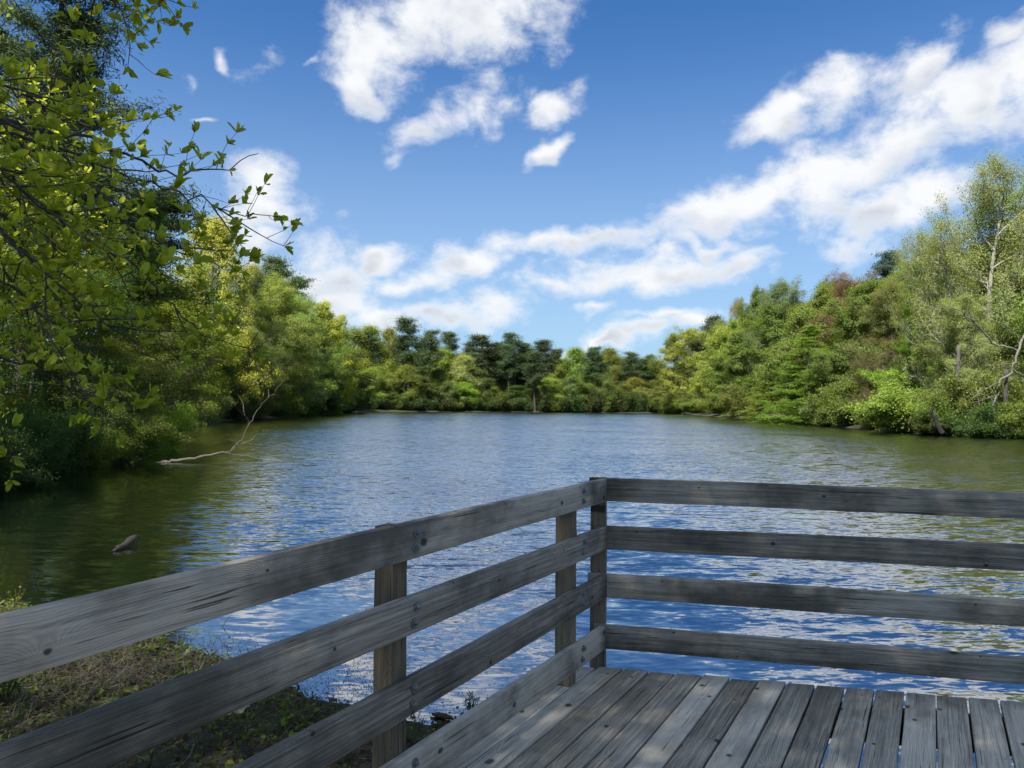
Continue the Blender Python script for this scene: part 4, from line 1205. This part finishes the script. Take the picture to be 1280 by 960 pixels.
# ground cover of the near bank: small leaves, dead grass, floating litter
def near_land(n, rng, x0=-7.5, x1=.6, y0=1.0, y1=9.5, lo=.02, hi=9):
    P = np.column_stack([rng.uniform(x0, x1, n), rng.uniform(y0, y1, n)]); d = signed(P)
    k = (d > lo) & (d < hi)
    return P[k], d[k]
def cover():
    rng = np.random.default_rng(61)
    P, d = near_land(60000, rng)
    m = lump(P, 2.6, 9) + rng.normal(size=len(P)) * .55
    P = P[m > -.35]
    z = ground_z(P) + rng.gamma(1.6, .014, len(P))
    c = np.column_stack([P, z])
    v, f = quads_leaf(c, .03, .8, rng, 1.1)
    P, d = near_land(60000, rng, -24, -6.5, -4, 26, .05, 30)          # the bank further round to the left
    v_, f_ = quads_leaf(np.column_stack([P, ground_z(P) + rng.gamma(1.6, .04, len(P))]), .085, .6, rng, .9)
    f = np.concatenate([f, f_ + len(v)]); v = np.concatenate([v, v_])
    o = link('ground_cover', make_mesh('ground_cover', v, f, LEAF), color=(.11, .15, .03)); tag(o, kind='stuff')
    P, d = near_land(26000, rng, lo=.0)
    z = ground_z(P) + .008
    v, f = quads_leaf(np.column_stack([P, z + rng.uniform(0, .02, len(P))]), .045, .5, rng, 1.3)
    o = link('leaf_litter', make_mesh('leaf_litter', v, f, LEAF), color=(.085, .062, .036)); tag(o, kind='stuff')
    P, d = near_land(9000, rng, lo=.0)
    m = np.sin(P[:, 0] * 4.1 + 2 * np.sin(P[:, 1] * 3)) + np.sin(P[:, 1] * 5.3 + P[:, 0]) + rng.normal(size=len(P)) * .4
    P = P[m > .7]
    v, f = quads_leaf(np.column_stack([P, ground_z(P) + rng.uniform(.01, .07, len(P))]), .05, .85, rng, 1.3)
    tag(link('broad_leaved_weeds', make_mesh('broad_leaved_weeds', v, f, LEAF), color=(.15, .21, .03)), kind='stuff')
    # dead grass stalks, thickest on the hummock at the left
    T = Tubes(); hub = onz(95, 850, .1)[:2]
    for k in range(1500):
        if k < 1050: x, y = hub + rng.normal(size=2) * V(.75, .55)
        else: x, y = rng.uniform(-5, .2), rng.uniform(2, 7)
        if signed(V(x, y)[None])[0] < .03: continue
        L = rng.uniform(.1, .34)
        s = bez(V(x, y, gz(x, y) - .01), V(rng.normal(), rng.normal(), rng.uniform(.3, 1.6)), L, 4, rng, .22, -.12)
        s[:, 2] = np.maximum(s[:, 2], gz(x, y) + .01)
        T.add(s, np.linspace(.0024, .001, len(s)), 3)
    tag(link('dead_grass', T.mesh('dead_grass', BARK), color=(.21, .175, .12)), kind='stuff')
    # green blades
    T = Tubes()
    # floating litter in the shallows
    c = []
    for k in range(2600):
        a = onz(rng.normal(455, 42), rng.normal(848, 26), .004) if k < 1500 else (onz(rng.normal(255, 45), rng.normal(806, 9), .004) if k < 2100 else onz(rng.uniform(330, 640), rng.normal(880, 25), .004))
        if signed(a[None, :2])[0] < .02: c.append(a)
    c = np.array(c)
    v, f = quads_leaf(c, .024, .22, rng, 2.5)
    tag(link('floating_litter', make_mesh('floating_litter', v, f, LEAF), color=(.03, .026, .016)), kind='stuff')
cover()

def leaf_spray(name, base, H, col, label, cat, seed, stems=5, leaf=.05, lean=.3, per=14, lw=.3):
    rng = np.random.default_rng(seed); root = empty(name, base); T = Tubes(); cen, el = [], []
    for k in range(stems):
        az = rng.uniform(0, 6.28)
        s = bez(V(0, 0, -.02), V(math.cos(az) * lean, math.sin(az) * lean, 1), H * rng.uniform(.6, 1.05), 5, rng, .08, .02)
        T.add(s, np.linspace(.004, .0015, len(s)), 4)
        for q in range(per):
            p, d = along(s, rng.uniform(.25, .99)); e = perp_rand(d, rng, rng.uniform(.4, 1.0)); cen.append(p + e * leaf * .5); el.append(e)
    v, f = quads_leaf(np.array(cen), leaf, lw, rng, .3, None, np.array(el))
    link('stems', T.mesh('stems', BARK), root, color=(.1, .075, .05)); link('leaves', make_mesh('leaves', v, f, LEAF), root, color=col)
    return tag(root, label, cat)
b = onz(588, 890, .06); leaf_spray('seedling', b, .17, (.12, .19, .03), 'small fresh green seedling growing at the water beside the deck', 'plant', 71, 5, .035, .5, 16)
b = onz(4, 880, .12); leaf_spray('grass_tuft', V(b[0], b[1], gz(b[0], b[1])), .42, (.06, .13, .02), 'green grassy tuft at the left edge under the top rail', 'plant', 72, 40, .14, .35, 5, .09)
b = onz(20, 752, .02); leaf_spray('waterside_sprout', V(b[0], b[1], max(0, gz(b[0], b[1]))), .22, (.17, .2, .02), 'yellow leaved sprout at the water just above the top rail', 'plant', 73, 5, .035, .5, 5, .5)
def stems(px, py, n, sp, H, label, seed):
    rng = np.random.default_rng(seed); c = onz(px, py, .0); paths = []
    for k in range(n):
        p = c + V(rng.normal() * sp, rng.normal() * sp * .5, -.03)
        paths.append((bez(p, V(rng.normal() * .5, rng.normal() * .4, 1), H * rng.uniform(.4, 1.1), 4, rng, .18, 0), np.linspace(.004, .0015, 5)))
    tube_thing('reed_stubble', paths, (.05, .038, .03), label, 'reeds', sides=4)
stems(250, 815, 26, .28, .17, 'cluster of dark dead stems standing in the shallows below the top rail', 81)
stems(520, 905, 22, .22, .16, 'cluster of dark dead stems at the water behind the side post', 82)
stems(170, 792, 24, .3, .25, 'cluster of thin grey stems at the edge of the grassy hummock', 83)
def bark_piece():
    a = onz(540, 893, .012); b = onz(567, 899, .012); d = b - a
    pts = [a + d * t + UPV * .008 * math.sin(3 * t) for t in np.linspace(0, 1, 7)]
    tube_thing('bark_piece', [(pts, [.006, .016, .02, .02, .018, .014, .005])], (.06, .035, .025), 'dark reddish strip of bark floating beside the seedling', 'bark')
bark_piece()
def pale_leaf(px, py, seed, label):
    rng = np.random.default_rng(seed); c = onz(px, py, .05); c[2] = gz(c[0], c[1]) + .05
    n = 7; g = np.stack(np.meshgrid(np.linspace(-1, 1, n), np.linspace(-1, 1, n)), -1).reshape(-1, 2)
    rad = .035 * (1 + .3 * np.sin(np.arctan2(g[:, 1], g[:, 0]) * 5 + seed))
    x = g[:, 0] * np.sqrt(1 - g[:, 1] ** 2 / 2) * rad * 1.3; y = g[:, 1] * np.sqrt(1 - g[:, 0] ** 2 / 2) * rad
    z = .015 * np.sin(g[:, 0] * 3 + seed) + .012 * g[:, 1] ** 2 + rng.normal(size=n * n) * .002
    k = np.arange(n - 1)[:, None] * n + np.arange(n - 1)[None, :]
    o = link('dead_leaf', make_mesh('dead_leaf', np.column_stack([x, y, z]), np.stack([k, k + 1, k + n + 1, k + n], -1).reshape(-1, 4), LEAF, True), None, c, (.5, .45, .38))
    o.rotation_euler = (rng.uniform(-.4, .4), rng.uniform(-.4, .4), rng.uniform(0, 6))
    tag(o, label, 'leaf')
pale_leaf(286, 907, 3, 'larger bleached curled leaf on the green ground between two rails')
pale_leaf(303, 898, 4, 'smaller bleached leaf right of the larger one on the ground')
